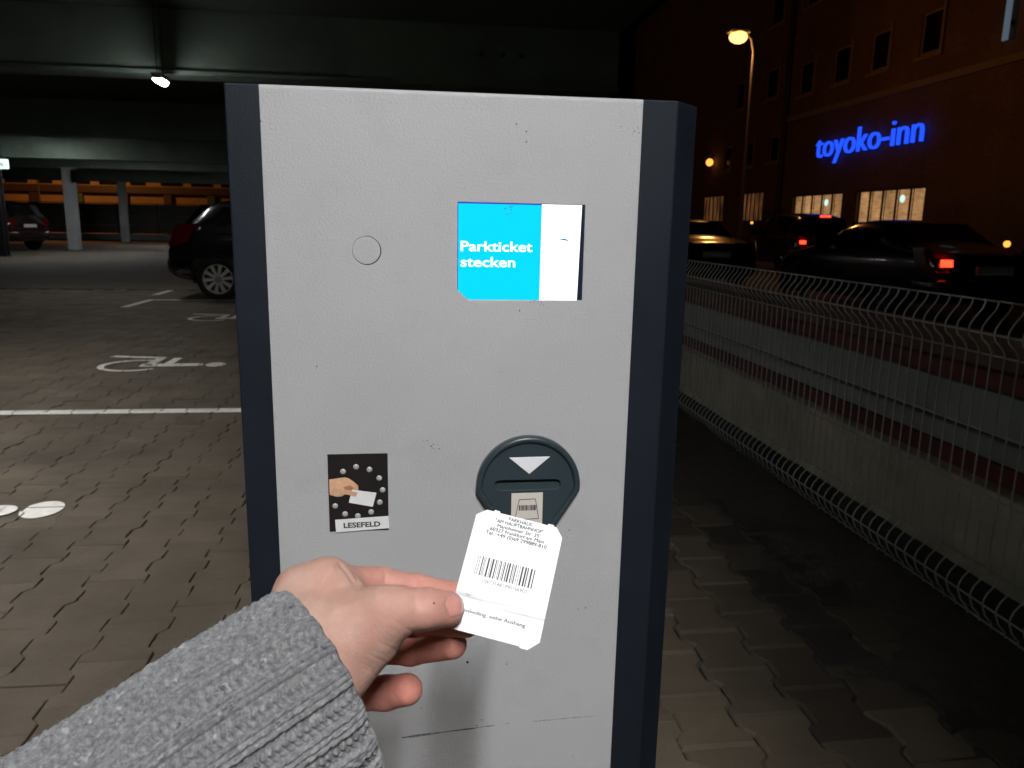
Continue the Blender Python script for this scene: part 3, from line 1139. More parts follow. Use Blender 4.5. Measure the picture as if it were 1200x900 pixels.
# ------------------------------------------------------------------ cars
def loft(stations, nseg=10):
    """stations: (x, zb, zbelt, zroof, w_sill, w_belt, w_roof); body shell as one closed mesh along x"""
    rings = []
    for (x, zb, zm, zr, ws, wb, wr) in stations:
        half = [(ws * 0.80, zb), (ws * 0.96, zb + 0.05), (ws, zb + 0.16), (wb, zb + (zm - zb) * 0.62), (wb * 0.985, zm),
                (wr + (wb - wr) * 0.45, zm + (zr - zm) * 0.52), (wr, zr - 0.075 * (1 if zr - zm > 0.2 else 0.35)), (wr * 0.82, zr - 0.02), (wr * 0.4, zr)]
        ring = [(x, w, z) for w, z in half] + [(x, -w, z) for w, z in reversed(half)]
        rings.append(ring)
    n = len(rings[0])
    vs = [p for r in rings for p in r]
    fs = []
    for i in range(len(rings) - 1):
        for k in range(n):
            k2 = (k + 1) % n
            fs.append((i * n + k, i * n + k2, (i + 1) * n + k2, (i + 1) * n + k))
    fs.append(tuple(range(n - 1, -1, -1)))
    fs.append(tuple((len(rings) - 1) * n + k for k in range(n)))
    return vs, fs


CAR_STYLE = {
    # rear at x = 0, front at x = length
    'hatch': dict(L=4.2, st=[(0.0, 0.42, 0.70, 0.74, .70, .74, .66), (0.04, 0.34, 0.72, 0.80, .80, .83, .72), (0.10, 0.30, 0.86, 0.98, .84, .86, .70), (0.28, 0.26, 0.95, 1.16, .87, .88, .66), (0.52, 0.24, 0.97, 1.42, .88, .885, .60),
                             (0.80, 0.22, 0.97, 1.515, .88, .885, .60), (1.35, 0.20, 0.96, 1.545, .88, .885, .61), (2.0, 0.20, 0.94, 1.53, .88, .885, .61), (2.5, 0.20, 0.93, 1.40, .88, .885, .60), (2.95, 0.20, 0.92, 1.10, .88, .88, .62),
                             (3.2, 0.21, 0.88, 0.98, .87, .87, .66), (3.8, 0.24, 0.80, 0.88, .84, .84, .66), (4.1, 0.28, 0.68, 0.74, .76, .76, .62), (4.2, 0.36, 0.60, 0.64, .62, .62, .52)],
                  wx=(0.76, 3.35), wr=0.32, glass=(0.52, 2.75), zg=(1.0, 1.44)),
    'suv': dict(L=4.5, st=[(0.0, 0.46, 0.78, 0.86, .76, .80, .70), (0.05, 0.38, 0.95, 1.02, .86, .88, .76), (0.16, 0.34, 1.02, 1.25, .90, .91, .72), (0.32, 0.32, 1.05, 1.58, .91, .92, .66), (0.6, 0.30, 1.05, 1.69, .91, .92, .66),
                           (1.5, 0.28, 1.04, 1.74, .91, .92, .67), (2.3, 0.28, 1.03, 1.70, .91, .92, .66), (2.8, 0.28, 1.03, 1.45, .91, .92, .66), (3.15, 0.28, 1.02, 1.14, .91, .91, .70), (3.9, 0.30, 0.95, 1.02, .88, .88, .72), (4.35, 0.36, 0.80, 0.88, .80, .80, .66), (4.5, 0.44, 0.70, 0.76, .68, .68, .58)],
                wx=(0.86, 3.6), wr=0.36, glass=(0.5, 2.85), zg=(1.1, 1.62)),
    'saloon': dict(L=4.6, st=[(0.0, 0.42, 0.72, 0.78, .70, .74, .66), (0.05, 0.34, 0.86, 0.92, .82, .84, .72), (0.2, 0.28, 0.95, 1.0, .86, .87, .74), (0.75, 0.24, 0.98, 1.05, .88, .89, .74), (1.2, 0.22, 0.98, 1.28, .88, .89, .62), (1.6, 0.20, 0.97, 1.42, .88, .89, .60),
                              (2.2, 0.20, 0.96, 1.44, .88, .89, .60), (2.7, 0.20, 0.95, 1.34, .88, .89, .60), (3.25, 0.20, 0.93, 1.02, .88, .88, .66), (4.0, 0.24, 0.84, 0.90, .85, .85, .68), (4.45, 0.28, 0.72, 0.77, .78, .78, .62), (4.6, 0.36, 0.62, 0.66, .64, .64, .54)],
                   wx=(0.95, 3.75), wr=0.32, glass=(1.15, 3.0), zg=(1.0, 1.36)),
}


def make_wheel(root_fn, x, y, r, side, parent, rim_mat='alloy'):
    """tyre with alloy rim; side = +1 / -1 outward along local y"""
    wd = 0.205
    tb = MB()
    n = 28
    prof = [(r * 0.70, -wd / 2), (r * 0.93, -wd / 2), (r, -wd * 0.33), (r, wd * 0.33), (r * 0.93, wd / 2), (r * 0.70, wd / 2)]
    vs, fs = [], []
    for k in range(n):
        a = 2 * math.pi * k / n
        for rad, w in prof:
            vs.append(root_fn(x + rad * math.cos(a), y + side * w, r + rad * math.sin(a)))
    m_ = len(prof)
    for k in range(n):
        k2 = (k + 1) % n
        for j in range(m_):
            j2 = (j + 1) % m_
            fs.append((k * m_ + j, k * m_ + j2, k2 * m_ + j2, k2 * m_ + j))
    tb.add(vs, fs)
    wh = tb.build('wheel', 'tyre rubber', parent, True)
    rb = MB()
    o = wd * 0.47
    vs, fs = [], []
    for k in range(n):
        a = 2 * math.pi * k / n
        for rad, w in ((r * 0.735, o), (r * 0.67, o + 0.004), (r * 0.64, o - 0.03), (r * 0.64, o - 0.10)):
            vs.append(root_fn(x + rad * math.cos(a), y + side * w, r + rad * math.sin(a)))
    for k in range(n):
        k2 = (k + 1) % n
        for j in range(3):
            fs.append((k * 4 + j, k * 4 + j + 1, k2 * 4 + j + 1, k2 * 4 + j))
    rb.add(vs, fs)
    for k in range(10):
        a = 2 * math.pi * k / 10 + 0.1
        ca, sa = math.cos(a), math.sin(a)
        h0, h1 = r * 0.05, r * 0.085
        q = []
        for rad, hh, w in ((r * 0.10, h0, o - 0.012), (r * 0.65, h1, o - 0.004)):
            for s in (-1, 1):
                q.append(root_fn(x + rad * ca - s * hh * sa, y + side * w, r + rad * sa + s * hh * ca))
        for rad, hh, w in ((r * 0.10, h0, o - 0.05), (r * 0.65, h1, o - 0.05)):
            for s in (-1, 1):
                q.append(root_fn(x + rad * ca - s * hh * sa, y + side * w, r + rad * sa + s * hh * ca))
        rb.add(q, [(0, 1, 3, 2), (0, 2, 6, 4), (1, 5, 7, 3), (4, 6, 7, 5), (2, 3, 7, 6)])
    rb.build('rim', rim_mat, wh)
    hb = MB()
    nn = 14
    hb.add([root_fn(x + r * 0.17 * math.cos(2 * math.pi * k / nn), y + side * (o - 0.006), r + r * 0.17 * math.sin(2 * math.pi * k / nn)) for k in range(nn)] + [root_fn(x, y + side * (o + 0.006), r)], [(k, (k + 1) % nn, nn) for k in range(nn)])
    hb.build('hub_cap', 'lamp housing' if rim_mat == 'alloy' else rim_mat, wh)
    MB().add([root_fn(x + r * 0.68 * math.cos(2 * math.pi * k / nn), y + side * (o - 0.085), r + r * 0.68 * math.sin(2 * math.pi * k / nn)) for k in range(nn)], [tuple(range(nn))]).build('brake_disc', 'dark steel', wh)
    return wh


def make_car(name, style, origin, ang, paint, label, lamps=None, amber=False, group=None):
    """origin: ground point under the middle of the rear bumper; ang: heading (0 = +x)"""
    S = CAR_STYLE[style]
    root = empty(name, origin, label, 'car', group)
    ca, sa = math.cos(ang), math.sin(ang)
    ox, oy, oz = origin

    def T(x, y, z):
        return (ox + x * ca - y * sa, oy + x * sa + y * ca, oz + z)
    vs, fs = loft(S['st'])
    # wheel arches: push the lower side inwards round the wheels
    body = MB().add([T(*p) for p in vs], fs).build('body', paint, root, True)
    md = body.modifiers.new('subsurf', 'SUBSURF')
    md.levels = md.render_levels = 2
    W = max(s[5] for s in S['st'])
    for x in S['wx']:
        for s in (-1, 1):
            make_wheel(T, x, s * (W - 0.085), S['wr'], s, root, 'dark steel' if name == 'street_car' else 'alloy')
            ar = MB()
            r1 = S['wr'] * 1.13
            n = 16
            vs2 = []
            for k in range(n + 1):
                a = math.pi * (-0.06 + 1.12 * k / n)
                vs2.append(T(x + r1 * math.cos(a), s * (W - 0.12), S['wr'] + r1 * math.sin(a)))
                vs2.append(T(x + r1 * math.cos(a), s * (W + 0.004), S['wr'] + r1 * math.sin(a)))
            ar.add(vs2, [(2 * k, 2 * k + 1, 2 * k + 3, 2 * k + 2) for k in range(n)] + [tuple(2 * k for k in range(n + 1))])
            ar.build('wheel_arch', 'black plastic', root)

    def side_w(x, z):
        # half width of the shell at (x, z): piecewise between stations
        st_ = S['st']
        for a, b in zip(st_[:-1], st_[1:]):
            if a[0] <= x <= b[0]:
                t = (x - a[0]) / (b[0] - a[0])
                zm, zr, wb, wr = (a[i] + t * (b[i] - a[i]) for i in (2, 3, 5, 6))
                if z <= zm:
                    return wb
                u = min(1, max(0, (z - zm) / max(0.05, zr - zm)))
                return wb + (wr - wb) * u
        return W
    g0, g1 = S['glass']
    z0, z1 = S['zg']
    for s in (-1, 1):
        for (xa, xb) in ((g0 + 0.22, g0 + 0.82), (g0 + 0.90, g0 + 1.38), (g0 + 1.46, g1 - 0.12)):
            top = z1 - 0.02
            def roofz(x):
                zz = np.interp(x, [q[0] for q in S['st']], [q[3] for q in S['st']])
                return min(top, zz - 0.13)
            q = [(xa, z0), (xb, z0), (xb - 0.03, roofz(xb - 0.03)), (xa + 0.08, roofz(xa + 0.08))]
            mbq = MB()
            mbq.add([T(x, s * (side_w(x, z) + 0.006), z) for x, z in q] + [T(x, s * (side_w(x, z) - 0.03), z) for x, z in q], [(0, 1, 2, 3), (0, 4, 5, 1), (1, 5, 6, 2), (2, 6, 7, 3), (3, 7, 4, 0)])
            mbq.build('side_window', 'car glass', root)
        MB().box(0, 0, 0, 0, 0, 0)
        # door handle and mirror
        hx = g0 + 0.62
        hm = MB()
        hw = side_w(hx, z0 - 0.12)
        hm.tube([T(hx - 0.09, s * (hw + 0.004), z0 - 0.13), T(hx - 0.07, s * (hw + 0.03), z0 - 0.125), T(hx + 0.07, s * (hw + 0.03), z0 - 0.125), T(hx + 0.09, s * (hw + 0.004), z0 - 0.13)], 0.014, 6)
        hm.build('door_handle', 'chrome', root, True)
        mm = MB()
        mx = g1 - 0.35
        q = [(mx - 0.05, z0), (mx + 0.12, z0 + 0.02), (mx + 0.10, z0 + 0.15), (mx - 0.05, z0 + 0.16)]
        mm.add([T(x, s * (W + 0.02), z) for x, z in q] + [T(x + 0.02, s * (W + 0.20), z) for x, z in q], [(0, 1, 2, 3), (4, 7, 6, 5), (0, 4, 5, 1), (1, 5, 6, 2), (2, 6, 7, 3), (3, 7, 4, 0)])
        mm.build('mirror', paint, root)
        # tail lamp wrapping round the corner, headlamp
        tz0, tz1 = (0.80, 1.10) if style == 'suv' else (0.72, 0.98) if style == 'saloon' else (0.80, 1.08)
        tl = MB()
        pts3 = []
        for (x, wq) in ((0.04, 0.50), (0.012, 0.66), (0.05, 0.80), (0.15, 0.868), (0.34, 0.895)):
            for z in (tz0 + (0.06 if x > 0.3 else 0.0), tz1 + (0.06 if x > 0.1 else 0.0)):
                sh = 0.10 * (z - tz0) / (tz1 - tz0) if style != 'suv' else 0.04 * (z - tz0) / (tz1 - tz0)
                pts3.append((x + sh, wq * (W / 0.9), z))
        outer = [T(x - 0.012, s * (w + 0.012), z) for x, w, z in pts3]
        inner = [T(x + 0.05, s * (w - 0.08), z) for x, w, z in pts3]
        n = len(pts3)
        ft = [(2 * k, 2 * k + 1, 2 * k + 3, 2 * k + 2) for k in range(n // 2 - 1)]
        bt = [tuple(i + n for i in f[::-1]) for f in ft]
        ed = [(2 * k, 2 * k + 2, 2 * k + 2 + n, 2 * k + n) for k in range(n // 2 - 1)] + [(2 * k + 1, 2 * k + 1 + n, 2 * k + 3 + n, 2 * k + 3) for k in range(n // 2 - 1)] + [(0, n, n + 1, 1), (n - 2, n - 1, 2 * n - 1, 2 * n - 2)]
        tl.add(outer + inner, ft + bt + ed)
        tlo = tl.build('tail_light', 'tail lens', root)
        if lamps and s in lamps:
            lm = MB()
            q = [(0.64, tz0 + 0.08), (0.80, tz0 + 0.08), (0.81, tz0 + 0.17), (0.65, tz0 + 0.17)]
            lm.add([T(-0.035, s * w * W / 0.9, z) for w, z in q] + [T(-0.005, s * w * W / 0.9, z) for w, z in q], [(0, 1, 2, 3), (4, 7, 6, 5), (0, 4, 5, 1), (1, 5, 6, 2), (2, 6, 7, 3), (3, 7, 4, 0)])
            lm.build('brake_bulb', 'brake glow', tlo)
        hd = MB()
        Lc = S['L']
        q = [(Lc - 0.12, 0.42), (Lc - 0.03, 0.66)]
        hd.add([T(Lc - 0.30, s * 0.83, 0.62), T(Lc - 0.30, s * 0.83, 0.76), T(Lc - 0.05, s * 0.60, 0.60), T(Lc - 0.08, s * 0.60, 0.72), T(Lc - 0.35, s * 0.6, 0.62), T(Lc - 0.35, s * 0.6, 0.76)], [(0, 1, 3, 2), (1, 5, 3), (0, 2, 4), (0, 4, 5, 1), (2, 3, 5, 4)])
        hd.build('headlamp', 'chrome', root)
    if lamps and 'mid' in lamps:
        zt = S['zg'][1] - 0.02
        MB().add([T(0.24 if style == 'suv' else 0.9, y, zt + z) for y in (-0.14, 0.14) for z in (0, 0.05)] + [T(0.3 if style == 'suv' else 0.96, y, zt + z) for y in (-0.14, 0.14) for z in (0, 0.05)], [(0, 1, 3, 2), (4, 6, 7, 5), (0, 4, 5, 1), (2, 3, 7, 6), (1, 5, 7, 3), (0, 2, 6, 4)]).build('high_brake_light', 'brake glow', root)
    # rear window, windscreen, bumper, plate
    def across(xz, w, nm, mat, off):
        (xa, za, wa), (xb, zb, wb) = xz
        MB().add([T(xa + off, -wa, za), T(xa + off, wa, za), T(xb + off, wb, zb), T(xb + off, -wb, zb), T(xa - off + 0.02, -wa, za), T(xa - off + 0.02, wa, za), T(xb - off + 0.02, wb, zb), T(xb - off + 0.02, -wb, zb)],
                 [(0, 1, 2, 3), (4, 7, 6, 5), (0, 4, 5, 1), (1, 5, 6, 2), (2, 6, 7, 3), (3, 7, 4, 0)]).build(nm, mat, root)
    if style == 'hatch':
        across(((0.21, 1.08, 0.62), (0.48, 1.42, 0.52)), 0, 'rear_window', 'car glass', -0.012)
    elif style == 'suv':
        across(((0.13, 1.12, 0.66), (0.28, 1.58, 0.58)), 0, 'rear_window', 'car glass', -0.012)
    else:
        across(((0.80, 1.07, 0.62), (1.32, 1.37, 0.52)), 0, 'rear_window', 'car glass', -0.02)
    bmz = 0.46 if style != 'suv' else 0.52
    bp = MB()
    prof = [(-0.04, -0.05), (-0.055, 0.03), (-0.05, 0.12), (-0.02, 0.17), (0.06, 0.17), (0.06, -0.05)]
    secs = []
    for (dx, y) in ((0.42, -0.905), (0.16, -0.88), (0.05, -0.76), (0.0, -0.45), (-0.01, 0.0), (0.0, 0.45), (0.05, 0.76), (0.16, 0.88), (0.42, 0.905)):
        inw = -0.05 if abs(y) > 0.8 else 0
        secs.append([T(dx + a, y * W / 0.89 + (0.0 if abs(y) < 0.8 else math.copysign(-a - 0.04, y) * -0.3), bmz + b) for a, b in prof])
    n = len(prof)
    bp.add([p for s_ in secs for p in s_], [(i * n + k, i * n + (k + 1) % n, (i + 1) * n + (k + 1) % n, (i + 1) * n + k) for i in range(len(secs) - 1) for k in range(n)])
    bp.build('rear_bumper', paint, root, True)
    pl = MB()
    pz = bmz + (0.24 if style != 'suv' else 0.30)
    px = -0.03 if style != 'suv' else 0.0
    pl.add([T(px, -0.26, pz), T(px, 0.26, pz), T(px, 0.26, pz + 0.11), T(px, -0.26, pz + 0.11), T(px + 0.05, -0.26, pz), T(px + 0.05, 0.26, pz), T(px + 0.05, 0.26, pz + 0.11), T(px + 0.05, -0.26, pz + 0.11)],
           [(0, 1, 2, 3), (4, 7, 6, 5), (0, 4, 5, 1), (1, 5, 6, 2), (2, 6, 7, 3), (3, 7, 4, 0)])
    pl.build('number_plate', 'plate white', root)
    return root


make_car('parked_car', 'hatch', (-3.66, 13.14, 0.0), math.radians(-1.5), 'black paint', 'black hatchback with silver alloy wheel parked beside the terminal')
make_car('parked_car', 'suv', (-13.3, 29.6, 0.0), math.radians(157), 'dark red paint', 'dark red estate car parked beyond the dark column at the far left')
make_car('street_car', 'suv', (11.25, 20.2, -0.03), math.radians(90), 'dark red paint', 'dark car in the street with both brake lights glowing', (-1, 1, 'mid'))
make_car('street_car', 'saloon', (7.6, 9.4, -0.03), math.radians(91), 'dark blue paint', 'dark saloon in the street with one red tail light lit', (1,))
make_car('street_car', 'saloon', (5.7, 14.2, -0.03), math.radians(90), 'black paint', 'unlit black car in the street close behind the terminal')

for i, (px, py, d, lab) in enumerate(((1180, 286, 13.5, 'amber warning lamp beyond the dark saloon'), (929, 253, 24.0, 'amber lamp in place of a window reflection below the curtained hotel window'), (881, 261, 26.0, 'amber lamp in place of a window reflection above the unlit black car'), (809, 289, 17.0, 'faint amber warning lamp just beside the terminal'))):
    p = view(px, py, d)  # the second and third stand in for small window reflections
    lr = empty('amber_lamp', (p[0], p[1], -0.03), lab, 'lamp', 'amber lamps along the street')
    m_ = MB().tube([(p[0], p[1], -0.03), (p[0], p[1], p[2] - 0.08)], 0.022, 8)
    m_.build('stem', 'dark steel', lr)
    MB().box(p[0] - 0.07, p[0] + 0.07, p[1] - 0.05, p[1] + 0.05, p[2] - 0.17, p[2] - 0.065, 0.01).build('battery_case', 'dark steel', lr)
    rr = 0.055 if i < 2 else 0.04
    MB().disc((p[0], p[1] + 0.02, p[2]), (1, 0, 0), (0, 0, 1), rr, 0.04, 16, 0.03).build('lens', 'amber glow', lr)


# ------------------------------------------------------------------ the ticket terminal
TY = 0.75          # front of the grey panel
te = empty('ticket_terminal', (0.045, 0.9, 0.0), 'grey and anthracite parking ticket terminal with a small lit screen', 'terminal')


def on_panel(lift=0.0):
    return lambda u, w, t=0.0: (u, TY - lift - t, w)


hx = [(-0.1655, TY + 0.0016), (0.2530, TY + 0.0016), (0.2835, TY + 0.0335), (0.2835, 1.06), (-0.1655, 1.06)]
hs = MB().prism(hx, lambda u, w, t: (u, w, t), 0.09, 1.3195).build('housing', 'dark powder coat', te, bevel=0.0016)
MB().box(-0.145, 0.262, TY + 0.03, 1.03, -0.01, 0.0895, 0.004).build('plinth', 'dark steel', te)
scr_hole = [(0.053, 1.1285), (0.1655, 1.1285), (0.1655, 1.2205), (0.0425, 1.2205), (0.0425, 1.138)]
CAPC = (-0.043, 1.174)
pn = fill2d([rect(-0.1350, 0.2180, 0.10, 1.3160), scr_hole, circ(*CAPC, 0.0135)], lambda u, w, t: (u, TY + 0.0030 - t, w), 0.0030)
pno = pn.build('front_panel', 'grey powder coat', te, bevel=0.0011)
lip = [(TY + 0.0034 - 0.0034 * math.cos(a_), 1.3160 + 0.0034 * math.sin(a_)) for a_ in np.linspace(0, math.pi / 2, 9)] + [(TY + 0.012, 1.3194), (TY + 0.012, 1.3160)]
MB().prism(lip, lambda u, w, t: (t, u, w), -0.1350, 0.2180).build('folded_edge', 'grey powder coat', te)
# the housing behind the openings is cut back: dark boxes sit in them
# blind cap in its hole
MB().disc((CAPC[0] - 0.0003, TY + 0.0029, CAPC[1] + 0.0004), (1, 0, 0), (0, 0, 1), 0.0129, 0.0022, 40, 0.0003).build('blind_cap', 'grey powder coat', te)
MB().disc((CAPC[0], TY + 0.00145, CAPC[1]), (1, 0, 0), (0, 0, 1), 0.0139, 0.0002, 40).build('cap_seat', 'black plastic', te)
MB().disc((0.055, TY + 0.0001, 0.741), (1, 0, 0), (0, 0, 1), 0.0014, 0.0004, 14).build('screw_hole', 'black plastic', te)

# screen: a lit panel just behind the opening
sc = MB().box(0.040, 0.169, TY + 0.0011, TY + 0.00155, 1.1265, 1.2225).build('screen', 'navy plastic', te)
sy = TY + 0.0008


def on_screen(lift):
    return lambda u, w, t=0.0: (u, sy - lift, w)


MB().add([(0.0410, sy, 1.1275), (0.1228, sy, 1.1275), (0.1228, sy, 1.2198), (0.0410, sy, 1.2198)], [(0, 1, 2, 3)]).build('message_field', 'screen cyan', sc)
MB().add([(0.1230, sy, 1.1275), (0.1604, sy, 1.1275), (0.1624, sy, 1.2202), (0.1232, sy, 1.2202)], [(0, 1, 2, 3)]).build('picture_field', 'screen white', sc)
MB().add([(0.0424, sy - 0.0004, 1.1285), (0.0431, sy - 0.0004, 1.1285), (0.0431, sy - 0.0004, 1.2207), (0.0424, sy - 0.0004, 1.2207)], [(0, 1, 2, 3)]).build('edge_line', 'screen edge', sc)
MB().add([(0.0431, sy - 0.0004, 1.2194), (0.1228, sy - 0.0004, 1.2194), (0.1228, sy - 0.0004, 1.2207), (0.0431, sy - 0.0004, 1.2207)], [(0, 1, 2, 3)]).build('edge_line', 'screen edge', sc)
text_into(MB(), 'Parkticket', on_screen(0.0003), 0.0134, 0.018, 0.0695).build('lettering', 'screen letters', sc)
for o_ in [o_ for o_ in sc.children if o_.name.startswith('lettering')]:
    o_.location = (0.0455, 0, 1.1752)
l2 = text_into(MB(), 'stecken', on_screen(0.0003), 0.0134, 0.018, 0.0530).build('lettering', 'screen letters', sc)
l2.location = (0.0455, 0, 1.1604)
MB().add([on_screen(0.0003)(*p) for p in ((0.1400, 1.1871), (0.1465, 1.1885), (0.1525, 1.1850), (0.1475, 1.1864))], [(0, 1, 2, 3)]).build('arrow_mark', 'screen print', sc)
sp2 = MB()
for (a, b, w_, h_) in ((0.0868, 1.2150, 0.003, 0.0008), (0.0915, 1.2165, 0.0035, 0.0012), (0.0925, 1.2142, 0.002, 0.0009), (0.0880, 1.2092, 0.0025, 0.0007), (0.0912, 1.2100, 0.0012, 0.0012), (0.0935, 1.2118, 0.0008, 0.0008)):
    sp2.add([on_screen(0.0003)(a, b), on_screen(0.0003)(a + w_, b + 0.0004), on_screen(0.0003)(a + w_, b + h_), on_screen(0.0003)(a, b + h_)], [(0, 1, 2, 3)])
sp2.build('worn_spot', 'screen print', sc)

# card reading field: printed plate with silver dots
def ux(c):
    return -0.085 + (c - 220) / 460 * 0.059


def uz(c):
    return 0.975 - (c - 210) / 585 * 0.081


rf = MB().prism(rect(ux(220), ux(678), uz(793), uz(208)), lambda u, w, t: (u, TY - t, w), 0.0, 0.0005).build('reading_field', 'sticker black', te)


def flat(pts, lift):
    return MB().add([(ux(a), TY - lift, uz(b)) for a, b in pts], [tuple(range(len(pts)))])


for (a, b) in ((335, 338), (435, 305), (537, 327), (610, 393), (635, 484), (612, 577), (543, 650), (440, 678), (342, 660), (268, 597)):
    MB().disc((ux(a), TY - 0.0005, uz(b)), (1, 0, 0), (0, 0, 1), 0.0029, 0.0003, 18, 0.0008).build('silver_dot', 'silver dot', rf, True)
flat([(228, 395), (228, 510), (280, 526), (320, 525), (345, 510), (380, 515), (402, 529), (428, 531), (440, 515), (449, 478), (447, 445), (410, 412), (375, 388), (345, 380)], 0.0007).build('printed_hand', 'print skin', rf)
flat([(333, 455), (350, 474), (397, 478), (414, 462), (385, 441)], 0.0009).build('printed_shade', 'print skin shade', rf)
flat([(400, 475), (373, 573), (557, 610), (588, 503)], 0.0008).build('printed_card', 'sticker white', rf)
flat([(395, 487), (385, 520), (430, 528), (442, 497)], 0.0010).build('printed_thumb', 'print skin', rf)
wl_ = MB().prism([(ux(265), uz(702)), (ux(678), uz(684)), (ux(681), uz(776)), (ux(270), uz(796))][::-1], lambda u, w, t: (u, TY - t, w), 0.0006, 0.0017).build('caption_strip', 'sticker white', rf)
ang = math.atan2(17, 413)
text_into(MB(), 'LESEFELD', lambda u, w: (ux(330) + u * math.cos(ang) - w * math.sin(ang), TY - 0.0019, uz(763) + u * math.sin(ang) * 0.5 + w * math.cos(ang)), 0.0074, 0.03, 0.0365).build('lettering', 'print black', wl_)

# ticket reader: round topped mouth with a raised rim
RC = (0.1155, 0.9385)
RR = 0.0535


def reader_outline(r, low, n=36):
    a0 = math.radians(-4)
    pts = [(RC[0] + r * math.cos(a0 + (math.pi - 2 * a0) * k / n), RC[1] + r * math.sin(a0 + (math.pi - 2 * a0) * k / n)) for k in range(n + 1)]
    k = (r - RR)
    pts += [(RC[0] - 0.0165 - k * 0.6, low - k), (RC[0] + 0.0165 + k * 0.6, low - k)]
    return pts


SLOT = (0.0805, 0.1490, 0.9355, 0.9462)


def slot_loop(n=6):
    x0, x1, z0, z1 = SLOT
    r = (z1 - z0) / 2
    cz = (z0 + z1) / 2
    return [(x1 - r + r * math.cos(a), cz + r * math.sin(a)) for a in np.linspace(-math.pi / 2, math.pi / 2, n)] + [(x0 + r + r * math.cos(a), cz + r * math.sin(a)) for a in np.linspace(math.pi / 2, 1.5 * math.pi, n)]


rdb = fill2d([reader_outline(RR, 0.8755), slot_loop()], lambda u, w, t: (u, TY - t, w), 0.0060).build('ticket_reader', 'reader plastic', te, bevel=0.0009)
rim = [(x, TY - 0.0062, z) for x, z in reader_outline(RR - 0.0032, 0.8755)]
dense = []
for a, b in zip(rim, rim[1:] + rim[:1]):
    for t in ((0.0, 0.25, 0.5, 0.75) if math.dist(a, b) > 0.02 else (0.0,)):
        dense.append(tuple(np.array(a) * (1 - t) + np.array(b) * t))
MB().tube(dense, 0.0034, 10, closed=True).build('rim', 'reader plastic', rdb, True)
x0, x1, z0, z1 = SLOT
MB().add([(x0 - 0.001, TY - 0.0059, z0 - 0.0006), (x1 + 0.001, TY - 0.0059, z0 - 0.0006), (x1 + 0.001, TY - 0.0018, z0 + 0.0066), (x0 - 0.001, TY - 0.0018, z0 + 0.0066),
          (x0 - 0.001, TY - 0.0001, z0 - 0.0006), (x1 + 0.001, TY - 0.0001, z0 - 0.0006), (x1 + 0.001, TY - 0.0001, z0 + 0.0066), (x0 - 0.001, TY - 0.0001, z0 + 0.0066)],
         [(0, 1, 2, 3), (3, 2, 6, 7), (0, 3, 7, 4), (1, 5, 6, 2)]).build('slot_ramp', 'reader matt', rdb)
MB().add([(x0 - 0.001, TY - 0.0004, z0), (x1 + 0.001, TY - 0.0004, z0), (x1 + 0.001, TY - 0.0004, z1 + 0.001), (x0 - 0.001, TY - 0.0004, z1 + 0.001)], [(0, 1, 2, 3)]).build('slot_mouth', 'black plastic', rdb)
MB().prism([(0.0948, 0.9703), (0.1160, 0.9525), (0.1372, 0.9706)], on_panel(0.0061), 0.0, 0.0007).build('arrow', 'white enamel', rdb, bevel=0.0003)
lb = MB().prism(rect(0.0982, 0.1306, 0.8965, 0.9322), on_panel(0.0061), 0.0, 0.0007).build('ticket_label', 'sticker beige', rdb)


def lx(c):
    return 0.0982 + (c - 470) / 220 * 0.0324


def lz(c):
    return 0.9322 - (c - 518) / 218 * 0.0357


pr = MB()
tp = [(525, 560), (638, 557), (664, 688), (495, 692)]
for a, b in zip(tp, tp[1:] + tp[:1]):
    d = np.array(b, float) - np.array(a)
    nn_ = np.array([-d[1], d[0]]) / np.linalg.norm(d) * 2.2
    pr.add([(lx(q[0]), TY - 0.0070, lz(q[1])) for q in (a + nn_, a - nn_, b - nn_, b + nn_)], [(0, 1, 2, 3)])
cx_ = 524.0
while cx_ < 640:
    w_ = rng.choice((3.5, 5.0, 8.0))
    pr.add([(lx(q[0]), TY - 0.0070, lz(q[1])) for q in ((cx_, 632), (cx_ + w_, 632), (cx_ + w_, 597), (cx_, 597))], [(0, 1, 2, 3)])
    cx_ += w_ + rng.choice((2.5, 4.0))
pr.build('printed_ticket', 'print black', lb)

# ------------------------------------------------------------------ the parking ticket
tl, tr, br, bl = view(555, 593, 0.4965), view(656, 619.5, 0.4945), view(635.5, 764, 0.4630), view(529, 736.7, 0.4645)
ex_ = (tr - tl) + (br - bl)
tw_ = np.linalg.norm(ex_) / 2
ex_ /= np.linalg.norm(ex_)
ey_ = (tl - bl) + (tr - br)
ey_ -= ex_ * (ey_ @ ex_)
th_ = np.linalg.norm(ey_) / 2
ey_ /= np.linalg.norm(ey_)
ez_ = np.cross(ex_, ey_)
tc = (tl + tr + br + bl) / 4
TKM = Matrix(((ex_[0], ey_[0], ez_[0], tc[0]), (ex_[1], ey_[1], ez_[1], tc[1]), (ex_[2], ey_[2], ez_[2], tc[2]), (0, 0, 0, 1)))


def bow(x, y):
    # the card is a little curved between the fingers
    return 0.0


def uv(u, v):
    return ((u - 0.5) * tw_, (0.5 - v) * th_)


